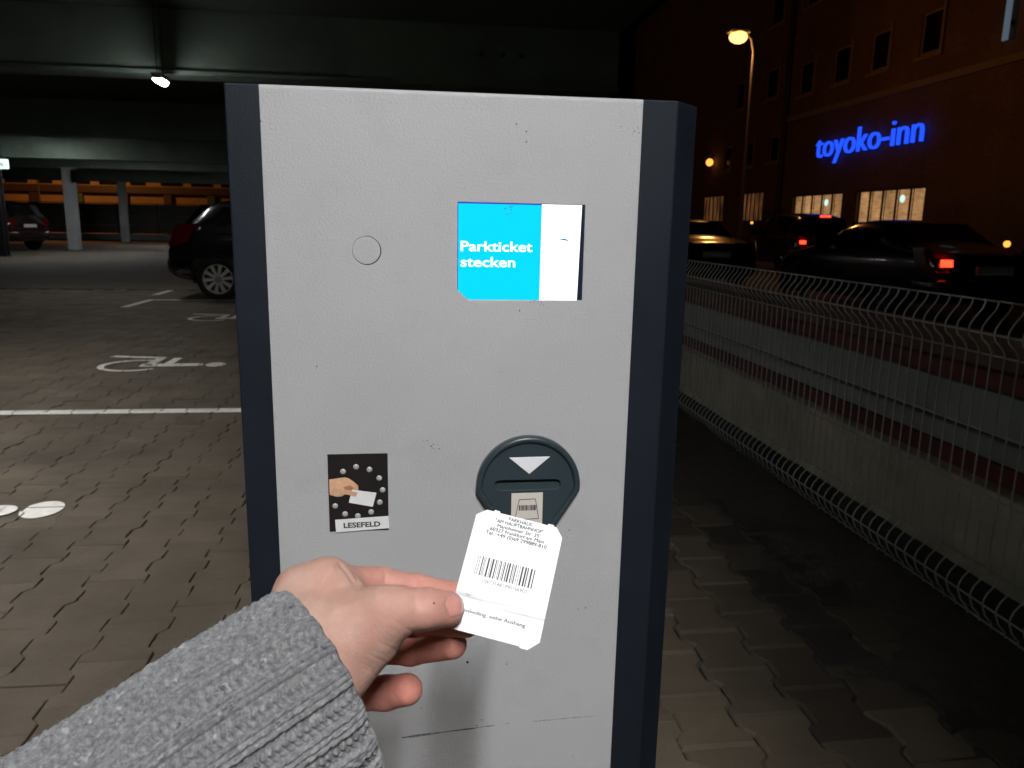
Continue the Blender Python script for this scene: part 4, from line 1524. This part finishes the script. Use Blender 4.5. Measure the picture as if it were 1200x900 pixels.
tout = [uv(0.0, 0.06), uv(0.0, 0.25), uv(0.0, 0.5), uv(0.0, 0.75), uv(0.0, 0.99), uv(0.01, 1.0), uv(0.3, 1.0), uv(0.6, 1.0), uv(0.80, 1.0), uv(0.805, 1.012), uv(0.89, 1.012), uv(1.0, 0.935), uv(1.0, 0.7), uv(1.0, 0.4), uv(1.0, 0.075), uv(0.915, 0.0),
        uv(0.885, 0.0), uv(0.88, -0.014), uv(0.815, -0.014), uv(0.81, 0.0), uv(0.5, 0.0), uv(0.255, 0.0), uv(0.25, -0.014), uv(0.19, -0.014), uv(0.185, 0.0), uv(0.105, 0.0)]
# paper sheet as a dense grid inside the outline: strips between left and right edges
tk_mb = MB()
ysn = np.linspace(-th_ / 2 * 1.024, th_ / 2 * 1.028, 70)


def cross_x(y):
    xs_ = []
    for a, b in zip(tout, tout[1:] + tout[:1]):
        if (a[1] - y) * (b[1] - y) < 0:
            xs_.append(a[0] + (y - a[1]) / (b[1] - a[1]) * (b[0] - a[0]))
    return sorted(xs_)


rows = []
base = MB()
bmf = bmesh.new()
ring = [bmf.verts.new((x, y, 0)) for x, y in tout[::-1]]
bmf.faces.new(ring)
bmesh.ops.triangulate(bmf, faces=bmf.faces[:])
for k in range(4):
    bmesh.ops.subdivide_edges(bmf, edges=[e for e in bmf.edges if e.calc_length() > 0.006], cuts=1, use_grid_fill=True)
    bmesh.ops.triangulate(bmf, faces=bmf.faces[:])
bmf.normal_update()
g_ = bmesh.ops.extrude_face_region(bmf, geom=bmf.faces[:])
newv = {e for e in g_['geom'] if isinstance(e, bmesh.types.BMVert)}
for v in bmf.verts:
    v.co.z = bow(v.co.x, v.co.y) - (0.00024 if v in newv else 0.0)
bmesh.ops.recalc_face_normals(bmf, faces=bmf.faces[:])
tme = bpy.data.meshes.new('parking_ticket')
bmf.to_mesh(tme)
bmf.free()
tme.materials.append(M['thermal paper'])
tk = bpy.data.objects.new('parking_ticket', tme)
C.objects.link(tk)
tk.matrix_world = TKM
tag(tk, 'white paper parking ticket with barcode held before the ticket slot', 'ticket')


def on_ticket(x, y):
    return (x, y, bow(x, y) + 0.00018)


def ticket_child(mb, name, mat):
    o = mb.build(name, mat)
    o.parent = tk
    return o


for s, v, wd in (('PARKHAUS', 0.045, 0.265), ('"AM HAUPTBAHNHOF"', 0.083, 0.55), ('Mannheimer Str. 35', 0.123, 0.48), ('60327 Frankfurt am Main', 0.161, 0.62), ('Tel.: +49 (0)69 299889-810', 0.199, 0.70)):
    u0 = 0.5
    b = uv(u0, v)
    lt_ = MB()
    for q_, (dx_, dy_) in enumerate(((0, 0), (0.00016, 0.00003), (0.00008, -0.00010))):
        text_into(lt_, s, lambda x, y: tuple(np.add(on_ticket(b[0] + x + dx_, b[1] + y + dy_), (0, 0, 0.00002 * q_))), 0.0033, 0.0, wd * tw_, True)
    ticket_child(lt_, 'lettering', 'print black')
b = uv(0.25, 0.592)
ticket_child(text_into(MB(), '106731481990166902', lambda x, y: on_ticket(b[0] + x, b[1] + y), 0.0030, 0.0, 0.50 * tw_), 'lettering', 'print black')
b = uv(0.127, 0.852)
lt_ = MB()
for q_, dx_ in enumerate((0.0, 0.00016)):
    text_into(lt_, 'enbeding. siehe Aushang', lambda x, y: tuple(np.add(on_ticket(b[0] + x + dx_, b[1] + y), (0, 0, 0.00002 * q_))), 0.0033, 0.0, 0.685 * tw_)
ticket_child(lt_, 'lettering', 'print black')
b = uv(0.115, 0.727)
ticket_child(text_into(MB(), 'für', lambda x, y: on_ticket(b[0] + x, b[1] + y), 0.0028, 0.0), 'lettering', 'print grey')
bars, x = MB(), 0.14
brng = random.Random(4)
mod = 0.665 / 92
while x < 0.80:
    w_ = brng.choice((1, 1, 2, 2, 3)) * mod
    a0, a1 = uv(x, 0.387), uv(min(0.805, x + w_ * 0.9), 0.545)
    bars.add([on_ticket(a0[0], a1[1]), on_ticket(a1[0], a1[1]), on_ticket(a1[0], (a0[1] + a1[1]) / 2), on_ticket(a1[0], a0[1]), on_ticket(a0[0], a0[1]), on_ticket(a0[0], (a0[1] + a1[1]) / 2)], [(0, 1, 2, 5), (5, 2, 3, 4)])
    x += w_ + brng.choice((1, 1, 2, 3)) * mod
ticket_child(bars, 'barcode', 'print black')

# ------------------------------------------------------------------ the hand: one continuous skin grown round its bones
PRIMS = {'palm': [], 'thumb': [], 'index': [], 'middle': [], 'ring': [], 'little': []}


def bone(grp, a, b, ra, rb, fl):
    PRIMS[grp].append((view(*a), view(*b), ra / 1000.0, rb / 1000.0, fl))


bone('palm', (340, 726, .449), (381, 685, .466), 16, 12.0, .10)      # index metacarpal
bone('palm', (352, 758, .462), (378, 706, .490), 16, 11.5, .10)
bone('palm', (362, 780, .474), (390, 738, .502), 15, 11, .25)
bone('palm', (372, 800, .480), (400, 776, .508), 14, 10, .35)
bone('palm', (385, 778, .446), (440, 730, .450), 19.5, 15, .22)      # ball of the thumb
bone('palm', (400, 760, .470), (430, 735, .485), 15, 12, .35)
bone('palm', (352, 735, .446), (420, 715, .450), 14, 12, .12)
bone('palm', (270, 800, .405), (345, 742, .441), 21, 20, .08)        # wrist
bone('palm', (305, 850, .410), (382, 790, .447), 21, 19, .12)
bone('palm', (402, 706, .458), (425, 706, .464), 9, 6.0, .30)        # web
bone('palm', (388, 672, .466), (416, 689, .466), 5.5, 3.5, .15)
bone('palm', (350, 690, .461), (382, 684, .466), 14, 13, .10)
bone('palm', (398, 786, .450), (438, 752, .452), 18, 14.2, .22)
bone('thumb', (452, 712, .444), (468, 711, .446), 12.4, 12.0, .3)
bone('thumb', (400, 745, .445), (459, 718, .447), 16, 13.6, .25)
bone('thumb', (459, 718, .447), (499, 713, .4505), 13.2, 11.2, .35)
bone('thumb', (499, 713, .4505), (524, 713, .4572), 11.4, 10.0, .60)
bone('thumb', (503, 718, .457), (523, 715, .4605), 10.2, 9.2, .65)   # pad
bone('index', (383, 685, .467), (447, 684, .496), 12.3, 10.2, .65)
bone('index', (447, 684, .496), (489, 690, .4935), 9.9, 8.9, .62)
bone('index', (489, 690, .4935), (536, 697, .4835), 8.9, 7.6, .75)
bone('middle', (380, 706, .491), (440, 718, .524), 11.5, 10.2, .75)
bone('middle', (440, 718, .524), (495, 728, .512), 10.2, 9.4, .75)
bone('middle', (495, 728, .512), (547, 733, .4805), 8.6, 7.4, .8)
bone('ring', (392, 738, .503), (428, 760, .532), 11, 10.4, .8)
bone('ring', (428, 760, .532), (482, 761, .520), 10.4, 10.2, .9)
bone('ring', (482, 761, .520), (530, 755, .497), 10.2, 9.4, .95)
bone('little', (402, 780, .509), (420, 814, .530), 10.5, 11.0, .8)
bone('little', (420, 814, .530), (452, 812, .523), 11.0, 11.0, .9)
bone('little', (452, 812, .523), (477, 808, .513), 11.0, 10.4, .95)


def round_cone(p, a, b, ra, rb):
    ba = b - a
    L = np.linalg.norm(ba)
    pa = p - a
    t = np.clip((pa @ ba) / (L * L), 0, 1)
    return np.linalg.norm(pa - t[:, None] * ba, axis=1) - (ra + (rb - ra) * t)


def smin(a, b, k):
    h = np.clip(0.5 + 0.5 * (b - a) / k, 0, 1)
    return b * (1 - h) + a * h - k * h * (1 - h)


def hand_sdf(p):
    res = {}
    for gname, lst in PRIMS.items():
        d = None
        for (a, b, ra, rb, fl_) in lst:
            e = round_cone(p, a, b, ra, rb)
            d = e if d is None else smin(d, e, 0.010 if gname == 'palm' else 0.004)
        res[gname] = d
    f = res['index']
    for gname in ('middle', 'ring', 'little'):
        f = smin(f, res[gname], 0.0012)
    d = smin(res['palm'], f, 0.007)
    d = smin(d, res['thumb'], 0.0022) if False else np.minimum(smin(res['palm'], res['thumb'], 0.012), np.minimum(d, 1e9)) if False else None
    base_ = smin(res['palm'], f, 0.007)
    th = smin(res['palm'], res['thumb'], 0.011)
    return smin(base_, th, 0.0006)


def surface_net(sdf, lo, hi, h):
    nx_, ny_, nz_ = (int(math.ceil((hi[i] - lo[i]) / h)) + 1 for i in range(3))
    cs = 6
    ax = [lo[i] + h * np.arange(n) for i, n in enumerate((nx_, ny_, nz_))]
    cax = [a[::cs] + h * (cs - 1) / 2 for a in ax]
    cg = np.stack(np.meshgrid(*cax, indexing='ij'), -1)
    cdist = sdf(cg.reshape(-1, 3)).reshape(cg.shape[:3])
    near = np.abs(cdist) < h * cs * 1.05
    fine = np.repeat(np.repeat(np.repeat(cdist, cs, 0), cs, 1), cs, 2)[:nx_, :ny_, :nz_].astype(np.float32)
    mask = np.repeat(np.repeat(np.repeat(near, cs, 0), cs, 1), cs, 2)[:nx_, :ny_, :nz_]
    idx = np.argwhere(mask)
    out = np.empty(len(idx), np.float32)
    for s in range(0, len(idx), 200000):
        q = idx[s:s + 200000]
        out[s:s + 200000] = sdf(np.array(lo) + q * h)
    fine[mask] = out
    ins = fine < 0
    cor = [(i, j, k) for i in (0, 1) for j in (0, 1) for k in (0, 1)]
    cnt = sum(ins[i:nx_ - 1 + i, j:ny_ - 1 + j, k:nz_ - 1 + k].astype(np.int8) for i, j, k in cor)
    act = (cnt > 0) & (cnt < 8)
    cells = np.argwhere(act)
    ids = np.full(act.shape, -1, np.int64)
    ids[act] = np.arange(len(cells))
    vals = np.stack([fine[cells[:, 0] + i, cells[:, 1] + j, cells[:, 2] + k] for i, j, k in cor], 1)
    acc = np.zeros((len(cells), 3))
    num = np.zeros(len(cells))
    for a in range(8):
        for b in range(a + 1, 8):
            if sum(abs(cor[a][i] - cor[b][i]) for i in range(3)) != 1:
                continue
            va, vb = vals[:, a], vals[:, b]
            m_ = (va < 0) != (vb < 0)
            t = np.where(m_, va / np.where(m_, va - vb, 1), 0)
            pt = np.array(cor[a]) + t[:, None] * (np.array(cor[b]) - np.array(cor[a]))
            acc += np.where(m_[:, None], pt, 0)
            num += m_
    verts = np.array(lo) + h * (cells + acc / num[:, None])
    faces = []
    for axis in range(3):
        sl0 = [slice(1, None)] * 3
        sl1 = [slice(1, None)] * 3
        A = ins[tuple(slice(1, -1) if i != axis else slice(0, -1) for i in range(3))]
        B = ins[tuple(slice(1, -1) if i != axis else slice(1, None) for i in range(3))]
        ch = np.argwhere(A != B)
        base_i = ch.copy()
        for i in range(3):
            if i != axis:
                base_i[:, i] += 1
        flip = ~A[tuple(ch.T)]
        u_, w_ = [(1, 2), (2, 0), (0, 1)][axis]
        quad = []
        for (du, dw) in ((0, 0), (-1, 0), (-1, -1), (0, -1)):
            c = base_i.copy()
            c[:, u_] += du
            c[:, w_] += dw
            quad.append(ids[tuple(c.T)])
        q = np.stack(quad, 1)
        q[flip] = q[flip][:, ::-1]
        faces.append(q)
    return verts, np.concatenate(faces)


allp = np.array([p for l in PRIMS.values() for b_ in l for p in b_[:2]])
lo_, hi_ = allp.min(0) - 0.026, allp.max(0) + 0.026
hv, hf = surface_net(hand_sdf, lo_, hi_, 0.00095)


def grad(p, e=0.0006):
    g3 = np.stack([hand_sdf(p + np.eye(3)[i] * e) - hand_sdf(p - np.eye(3)[i] * e) for i in range(3)], 1)
    return g3 / (np.linalg.norm(g3, axis=1)[:, None] + 1e-12)


hv -= grad(hv) * hand_sdf(hv)[:, None] * 0.8
hn = grad(hv)
# flush of the skin by nearest bone
wsum = np.zeros(len(hv))
fsum = np.zeros(len(hv))
for l in PRIMS.values():
    for (a, b_, ra, rb, fl_) in l:
        w_ = np.exp(-np.clip(round_cone(hv, a, b_, ra, rb), -0.01, 0.05) / 0.0035)
        wsum += w_
        fsum += w_ * fl_
flush = fsum / wsum
# creases: grooves where the skin folds
q_ = hv - CAM
zz = q_ @ CF
hp = np.stack([600 + FOC * (q_ @ CR) / zz, 450 - FOC * (q_ @ CU) / zz], 1)
facing = np.clip(-(hn @ CF) * 2.0 + 0.35, 0, 1)
disp = np.zeros(len(hv))


def crease(pts, depth, w, zmin=0.0, zmax=9.0):
    global disp
    d = np.full(len(hv), 1e9)
    for a, b_ in zip(pts[:-1], pts[1:]):
        a, b_ = np.array(a, float), np.array(b_, float)
        ba = b_ - a
        t = np.clip(((hp - a) @ ba) / (ba @ ba), 0, 1)
        fade = 1.0
        d = np.minimum(d, np.linalg.norm(hp - a - t[:, None] * ba, axis=1))
    disp -= depth * np.exp(-(d / w) ** 2) * facing * ((zz > zmin) & (zz < zmax))


for pts in ([(455, 733), (468, 741), (479, 752)], [(450, 743), (466, 750), (478, 761)], [(444, 753), (460, 760), (474, 771)], [(436, 763), (453, 770), (468, 780)], [(428, 774), (446, 780), (461, 789)], [(422, 784), (438, 791), (452, 798)], [(462, 727), (474, 734), (484, 743)], [(447, 748), (463, 755), (474, 765)], [(432, 768), (449, 774), (463, 784)], [(425, 779), (441, 785), (455, 793)]):
    crease([(a_ + rng.uniform(-2, 2), b_ + rng.uniform(-1.5, 1.5)) for a_, b_ in pts], rng.uniform(0.00012, 0.00036), rng.uniform(1.5, 2.6), 0, 0.462)
for pts in ([(399, 662), (409, 674), (419, 690)], [(410, 662), (417, 674), (422, 690)]):
    crease(pts, 0.0007, 2.2)
crease([(448, 660), (452, 672), (451, 692)], 0.0007, 2.6, 0.470)
crease([(487, 670), (489, 680), (488, 698)], 0.0004, 2.2, 0.470)
crease([(484, 745), (487, 770), (486, 790)], 0.0002, 2.0, 0.49)
for k in range(5):
    crease([(488 + 4 * k, 690 + (k % 2) * 2), (486 + 4 * k, 700), (488 + 4 * k, 712)], 0.00028, 1.3, 0, 0.46)
for k in range(4):
    crease([(372 + 7 * k, 663 + k), (376 + 7 * k, 676), (382 + 7 * k, 690)], 0.00013, 2.0)
crease([(540, 692), (530, 694), (524, 700), (522.5, 708), (525, 716), (531, 721)], 0.0007, 1.5, 0, 0.462)
rip = np.sin(hp[:, 0] * 0.55 + 3 * np.sin(hp[:, 1] * 0.09)) * np.sin(hp[:, 1] * 0.41 + 2 * np.sin(hp[:, 0] * 0.07))
disp += 0.00003 * rip
# tendons and veins on the back of the hand
crease([(345, 720), (375, 690), (388, 668)], -0.0012, 7.0)
crease([(352, 745), (400, 712), (440, 700)], -0.0007, 7.0)
hv2 = hv + hn * disp[:, None]
wr = view(330, 790, .42)
hm_ = bpy.data.meshes.new('person')
hm_.from_pydata([tuple(v) for v in (hv2 - wr)], [], [tuple(int(i) for i in f) for f in hf])
hm_.polygons.foreach_set('use_smooth', [True] * len(hm_.polygons))
hm_.attributes.new('flush', 'FLOAT', 'POINT').data.foreach_set('value', flush.astype(np.float32))
hm_.attributes.new('crease', 'FLOAT', 'POINT').data.foreach_set('value', (disp * 400).astype(np.float32))
hm_.materials.append(M['skin'])
hm_.update()
pe = bpy.data.objects.new('person', hm_)
C.objects.link(pe)
pe.location = tuple(wr)
pe['_o'] = list(wr)
tag(pe, 'hand of a person in a grey knitted sweater holding the ticket', 'person')
md = pe.modifiers.new('smooth', 'SMOOTH')
md.factor = 0.5
md.iterations = 2

# thumb nail: laid onto the skin
tipc = view(524, 713, .4572)
tax = view(524, 713, .4572) - view(499, 713, .4505)
tax /= np.linalg.norm(tax)
nd = -CF * 0.86 + CU * 0.42 + CR * 0.30
nd -= tax * (nd @ tax)
nd /= np.linalg.norm(nd)
sd_ = np.cross(nd, tax)
nb = MB()
na, nl = 15, 17
nv_, nf_ = [], []
for j in range(nl):
    b_ = -1 + 2 * j / (nl - 1)
    for i in range(na):
        a_ = -1 + 2 * i / (na - 1)
        wq = 0.0066 * (1 - 0.10 * b_) * (1 - 0.32 * max(0, abs(b_) - 0.45) ** 2 * 4 * (1 if b_ < 0 else 0.75))
        th_a = a_ * wq / 0.0100
        o_ = tipc + tax * (b_ * 0.0064 + 0.0012 - 0.0016 * a_ * a_ * (1 if b_ > 0 else -1) * abs(b_))
        dirn = nd * math.cos(th_a) + sd_ * math.sin(th_a)
        p_ = o_ + dirn * 0.03
        for _ in range(40):
            dd = float(hand_sdf(p_[None])[0])
            if dd < 0.00005:
                break
            p_ = p_ - dirn * dd * 0.9
            if (p_ - o_) @ dirn < 0.004:
                p_ = o_ + dirn * 0.008
                break
        e_ = max(abs(a_), abs(b_) if b_ < 0 else 0)
        nv_.append(p_ + dirn * (0.00055 - 0.0012 * max(0, e_ - 0.8) * 5 * 0.4))
for j in range(nl - 1):
    for i in range(na - 1):
        nf_.append((j * na + i, j * na + i + 1, (j + 1) * na + i + 1, (j + 1) * na + i))
cut_ = (nl - 4) * (na - 1)
nb.add(nv_, nf_[:cut_])
nlo = nb.build('thumbnail', 'nail', pe, True)
MB().add(nv_, nf_[cut_:]).build('free_edge', 'nail edge', nlo, True)
ms = view(510, 706, .440)
g3 = grad(ms[None])[0]
for _ in range(30):
    ms = ms - g3 * hand_sdf(ms[None])[0] * 0.9
    g3 = grad(ms[None])[0]
e1 = np.cross(g3, [0, 0, 1.0]); e1 /= np.linalg.norm(e1)
e2 = np.cross(g3, e1)
MB().disc(ms - g3 * 0.0003, e1, np.cross(g3, e1), 0.0006, 0.0004, 12, 0.0003).build('mole', 'mole', pe, True)

# ------------------------------------------------------------------ knitted sleeve
def bez(pts, n):
    """Catmull-Rom through pts"""
    P = [2 * pts[0] - pts[1]] + list(pts) + [2 * pts[-1] - pts[-2]]
    out = []
    for i in range(1, len(P) - 2):
        for t in np.linspace(0, 1, n, endpoint=False):
            out.append(0.5 * ((2 * P[i]) + (-P[i - 1] + P[i + 1]) * t + (2 * P[i - 1] - 5 * P[i] + 4 * P[i + 1] - P[i + 2]) * t * t + (-P[i - 1] + 3 * P[i] - 3 * P[i + 1] + P[i + 2]) * t ** 3))
    out.append(P[-2])
    return np.array(out)


sl = [view(397, 790, .429), view(250, 887, .400), view(80, 1012, .368), view(-120, 1150, .338), np.array([-0.37, 0.10, 0.80]), np.array([-0.33, -0.12, 0.93])]
path = bez(sl, 40)
seglen = np.concatenate([[0], np.cumsum(np.linalg.norm(np.diff(path, axis=0), axis=1))])
NA = 840
s_f = np.concatenate([np.arange(0, 0.215, 0.00042), np.arange(0.215, seglen[-1], 0.004)])
cen = np.stack([np.interp(s_f, seglen, path[:, i]) for i in range(3)], 1)
tan = np.gradient(cen, s_f, axis=0)
k_ = np.ones(9) / 9
tan = np.stack([np.convolve(np.pad(tan[:, i], 4, mode='edge'), k_, 'valid') for i in range(3)], 1)
tan /= np.linalg.norm(tan, axis=1)[:, None]
side = []
ref = -CF
for t_ in tan:
    ref = ref - t_ * (ref @ t_)
    ref = ref / np.linalg.norm(ref)
    side.append(ref)
n1_ = np.array(side)                     # towards the photographer
n2_ = np.cross(tan, n1_)
th2 = np.concatenate([np.linspace(-1.9, 1.9, 720, endpoint=False), np.linspace(1.9, 2 * math.pi - 1.9, 120, endpoint=False)])
rad_p = np.interp(s_f, [0, 0.01, 0.05, 0.11, 0.2, 0.32, 0.6], [0.0495, 0.0518, 0.0525, 0.0525, 0.0535, 0.058, 0.072])
ridges = 18
T_, S_ = np.meshgrid(th2, s_f)
ph = T_ / (2 * math.pi) * ridges
fr_ = ph - np.floor(ph)
course = 0.0039
wv = S_ / course + 0.12 * (vnoise(T_ * 6 + 40, S_ * 60, 1.0, 15) - 0.5)
jit = np.array([np.sin(7.1 * i) * 0.3 for i in range(ridges)])[np.floor(ph).astype(int) % ridges]
soft = vnoise(T_ * 26 + 60, S_ * 420, 1.0, 5)


def strand(f):
    # round top, steep narrow gap
    return np.sqrt(np.clip(1 - (2 * (f - np.floor(f)) - 1) ** 2, 0, 1))


cord_zone = fr_ < 0.47
cu_ = fr_ / 0.47 * 3.0
cl = cu_ - np.floor(cu_)
twist = strand(wv * 0.62 + jit + cl * 0.9 + np.floor(cu_) * 0.37)
h_c = 0.0026 + 0.0028 * strand(cu_) * (0.6 + 0.4 * twist)
lu = np.clip((fr_ - 0.47) / 0.53, 0, 1)
ww = wv + jit * 2 + 1.1 * np.abs(lu - 0.5)
h_l = 0.0034 * strand(ww) * (0.35 + 0.65 * np.sin(lu * math.pi) ** 0.4) * (0.8 + 0.2 * np.cos(4 * math.pi * (lu - 0.5)))
hgt = np.where(cord_zone, h_c, h_l) * 1.25 * (0.88 + 0.24 * soft)
folds = 0.0050 * (vnoise(T_ * 1.1 + 3, S_ * 14, 1.0, 8) - 0.5) + 0.0070 * (vnoise(T_ * 0.8 + 9, S_ * 9, 1.0, 9) - 0.5) * np.clip(S_ / 0.06, 0, 1)
fine_m = np.clip((0.25 - S_) / 0.03, 0, 1)
R_ = rad_p[:, None] + folds + hgt * fine_m
edge = np.clip(S_ / 0.004, 0, 1)
R_ = R_ - 0.0030 * (1 - edge) ** 2
wav = 0.0005 * np.sin(T_ * ridges) + 0.0022 * np.sin(T_ * 2 + 1)
ca, sa = np.cos(T_), np.sin(T_)
pos = cen[:, None, :] - (tan[:, None, :] * (wav * np.clip(1 - S_ / 0.02, 0, 1))[:, :, None]) + R_[:, :, None] * (0.74 * ca[:, :, None] * n1_[:, None, :] + sa[:, :, None] * n2_[:, None, :])
rows_n = len(s_f)
# hem rolled inwards: a few inner rings
inner = []
for (ds, dr) in ((-0.0008, -0.0035), (0.0015, -0.0060), (0.012, -0.0075), (0.035, -0.009)):
    rr_ = rad_p[0] + dr
    c_ = cen[0] + tan[0] * ds
    inner.append(c_ + rr_ * (0.74 * np.cos(th2)[:, None] * n1_[0] + np.sin(th2)[:, None] * n2_[0]) - (tan[0] * wav[0][:, None]))
allv = np.concatenate([np.array(inner[::-1]).reshape(-1, 3), pos.reshape(-1, 3)])
rn = rows_n + len(inner)
ii, jj = np.meshgrid(np.arange(rn - 1), np.arange(NA), indexing='ij')
j2 = (jj + 1) % NA
qf = np.stack([ii * NA + jj, ii * NA + j2, (ii + 1) * NA + j2, (ii + 1) * NA + jj], -1).reshape(-1, 4)
allv = allv - wr
sm = bpy.data.meshes.new('sweater_sleeve')
sm.vertices.add(len(allv))
sm.vertices.foreach_set('co', allv.astype(np.float32).ravel())
sm.loops.add(len(qf) * 4 + NA)
sm.loops.foreach_set('vertex_index', np.concatenate([qf.ravel(), (rn - 1) * NA + np.arange(NA)]).astype(np.int32))
sm.polygons.add(len(qf) + 1)
sm.polygons.foreach_set('loop_start', np.concatenate([np.arange(len(qf)) * 4, [len(qf) * 4]]).astype(np.int32))
sm.polygons.foreach_set('use_smooth', [True] * (len(qf) + 1))
sm.update(calc_edges=True)
sm.validate()
sm.materials.append(M['grey tweed wool'])
slo = bpy.data.objects.new('sweater_sleeve', sm)
C.objects.link(slo)
slo.parent = pe
slo['label'] = 'grey ribbed wool sweater sleeve'

# loose fibres standing off the wool
fz = MB()
cnt = 7000
ri = nrng.integers(0, 430, cnt)
ci = nrng.integers(0, NA, cnt)
vsf, fsf = [], []
for r_, c_ in zip(ri, ci):
    p0 = pos[r_, c_]
    nrm_ = 0.74 * math.cos(th2[c_]) * n1_[r_] + math.sin(th2[c_]) * n2_[r_]
    if nrm_ @ CF > 0.35 or rng.random() < 0.4:
        continue
    d_ = nrm_ * nrng.uniform(0.3, 1.0) + nrng.normal(0, 0.7, 3)
    d_ /= np.linalg.norm(d_)
    d2 = d_ + nrng.normal(0, 0.6, 3)
    d2 /= np.linalg.norm(d2)
    L_ = nrng.uniform(0.0012, 0.0042)
    w_ = np.cross(d_, CF)
    w_ = w_ / (np.linalg.norm(w_) + 1e-9) * 0.00006
    b0 = len(vsf)
    p1 = p0 + d_ * L_ * 0.5
    p2 = p1 + d2 * L_ * 0.5
    w3 = np.cross(w_ / 0.00006, d_) * 0.00006
    vsf += [p0 + w_, p0 - w_, p0 + w3, p1 + w_, p1 - w_, p1 + w3, p2]
    fsf += [(b0, b0 + 1, b0 + 4, b0 + 3), (b0 + 1, b0 + 2, b0 + 5, b0 + 4), (b0 + 2, b0, b0 + 3, b0 + 5), (b0 + 3, b0 + 4, b0 + 6), (b0 + 4, b0 + 5, b0 + 6), (b0 + 5, b0 + 3, b0 + 6)]
fz.add(vsf, fsf)
fzo = MB()
fzo.v, fzo.f = [tuple(p - wr) for p in vsf], fsf
fo = fzo.build('fuzz', 'grey tweed wool')
fo.parent = slo
fo['kind'] = 'stuff'

for o in bpy.data.objects:
    if '_o' in o:
        del o['_o']
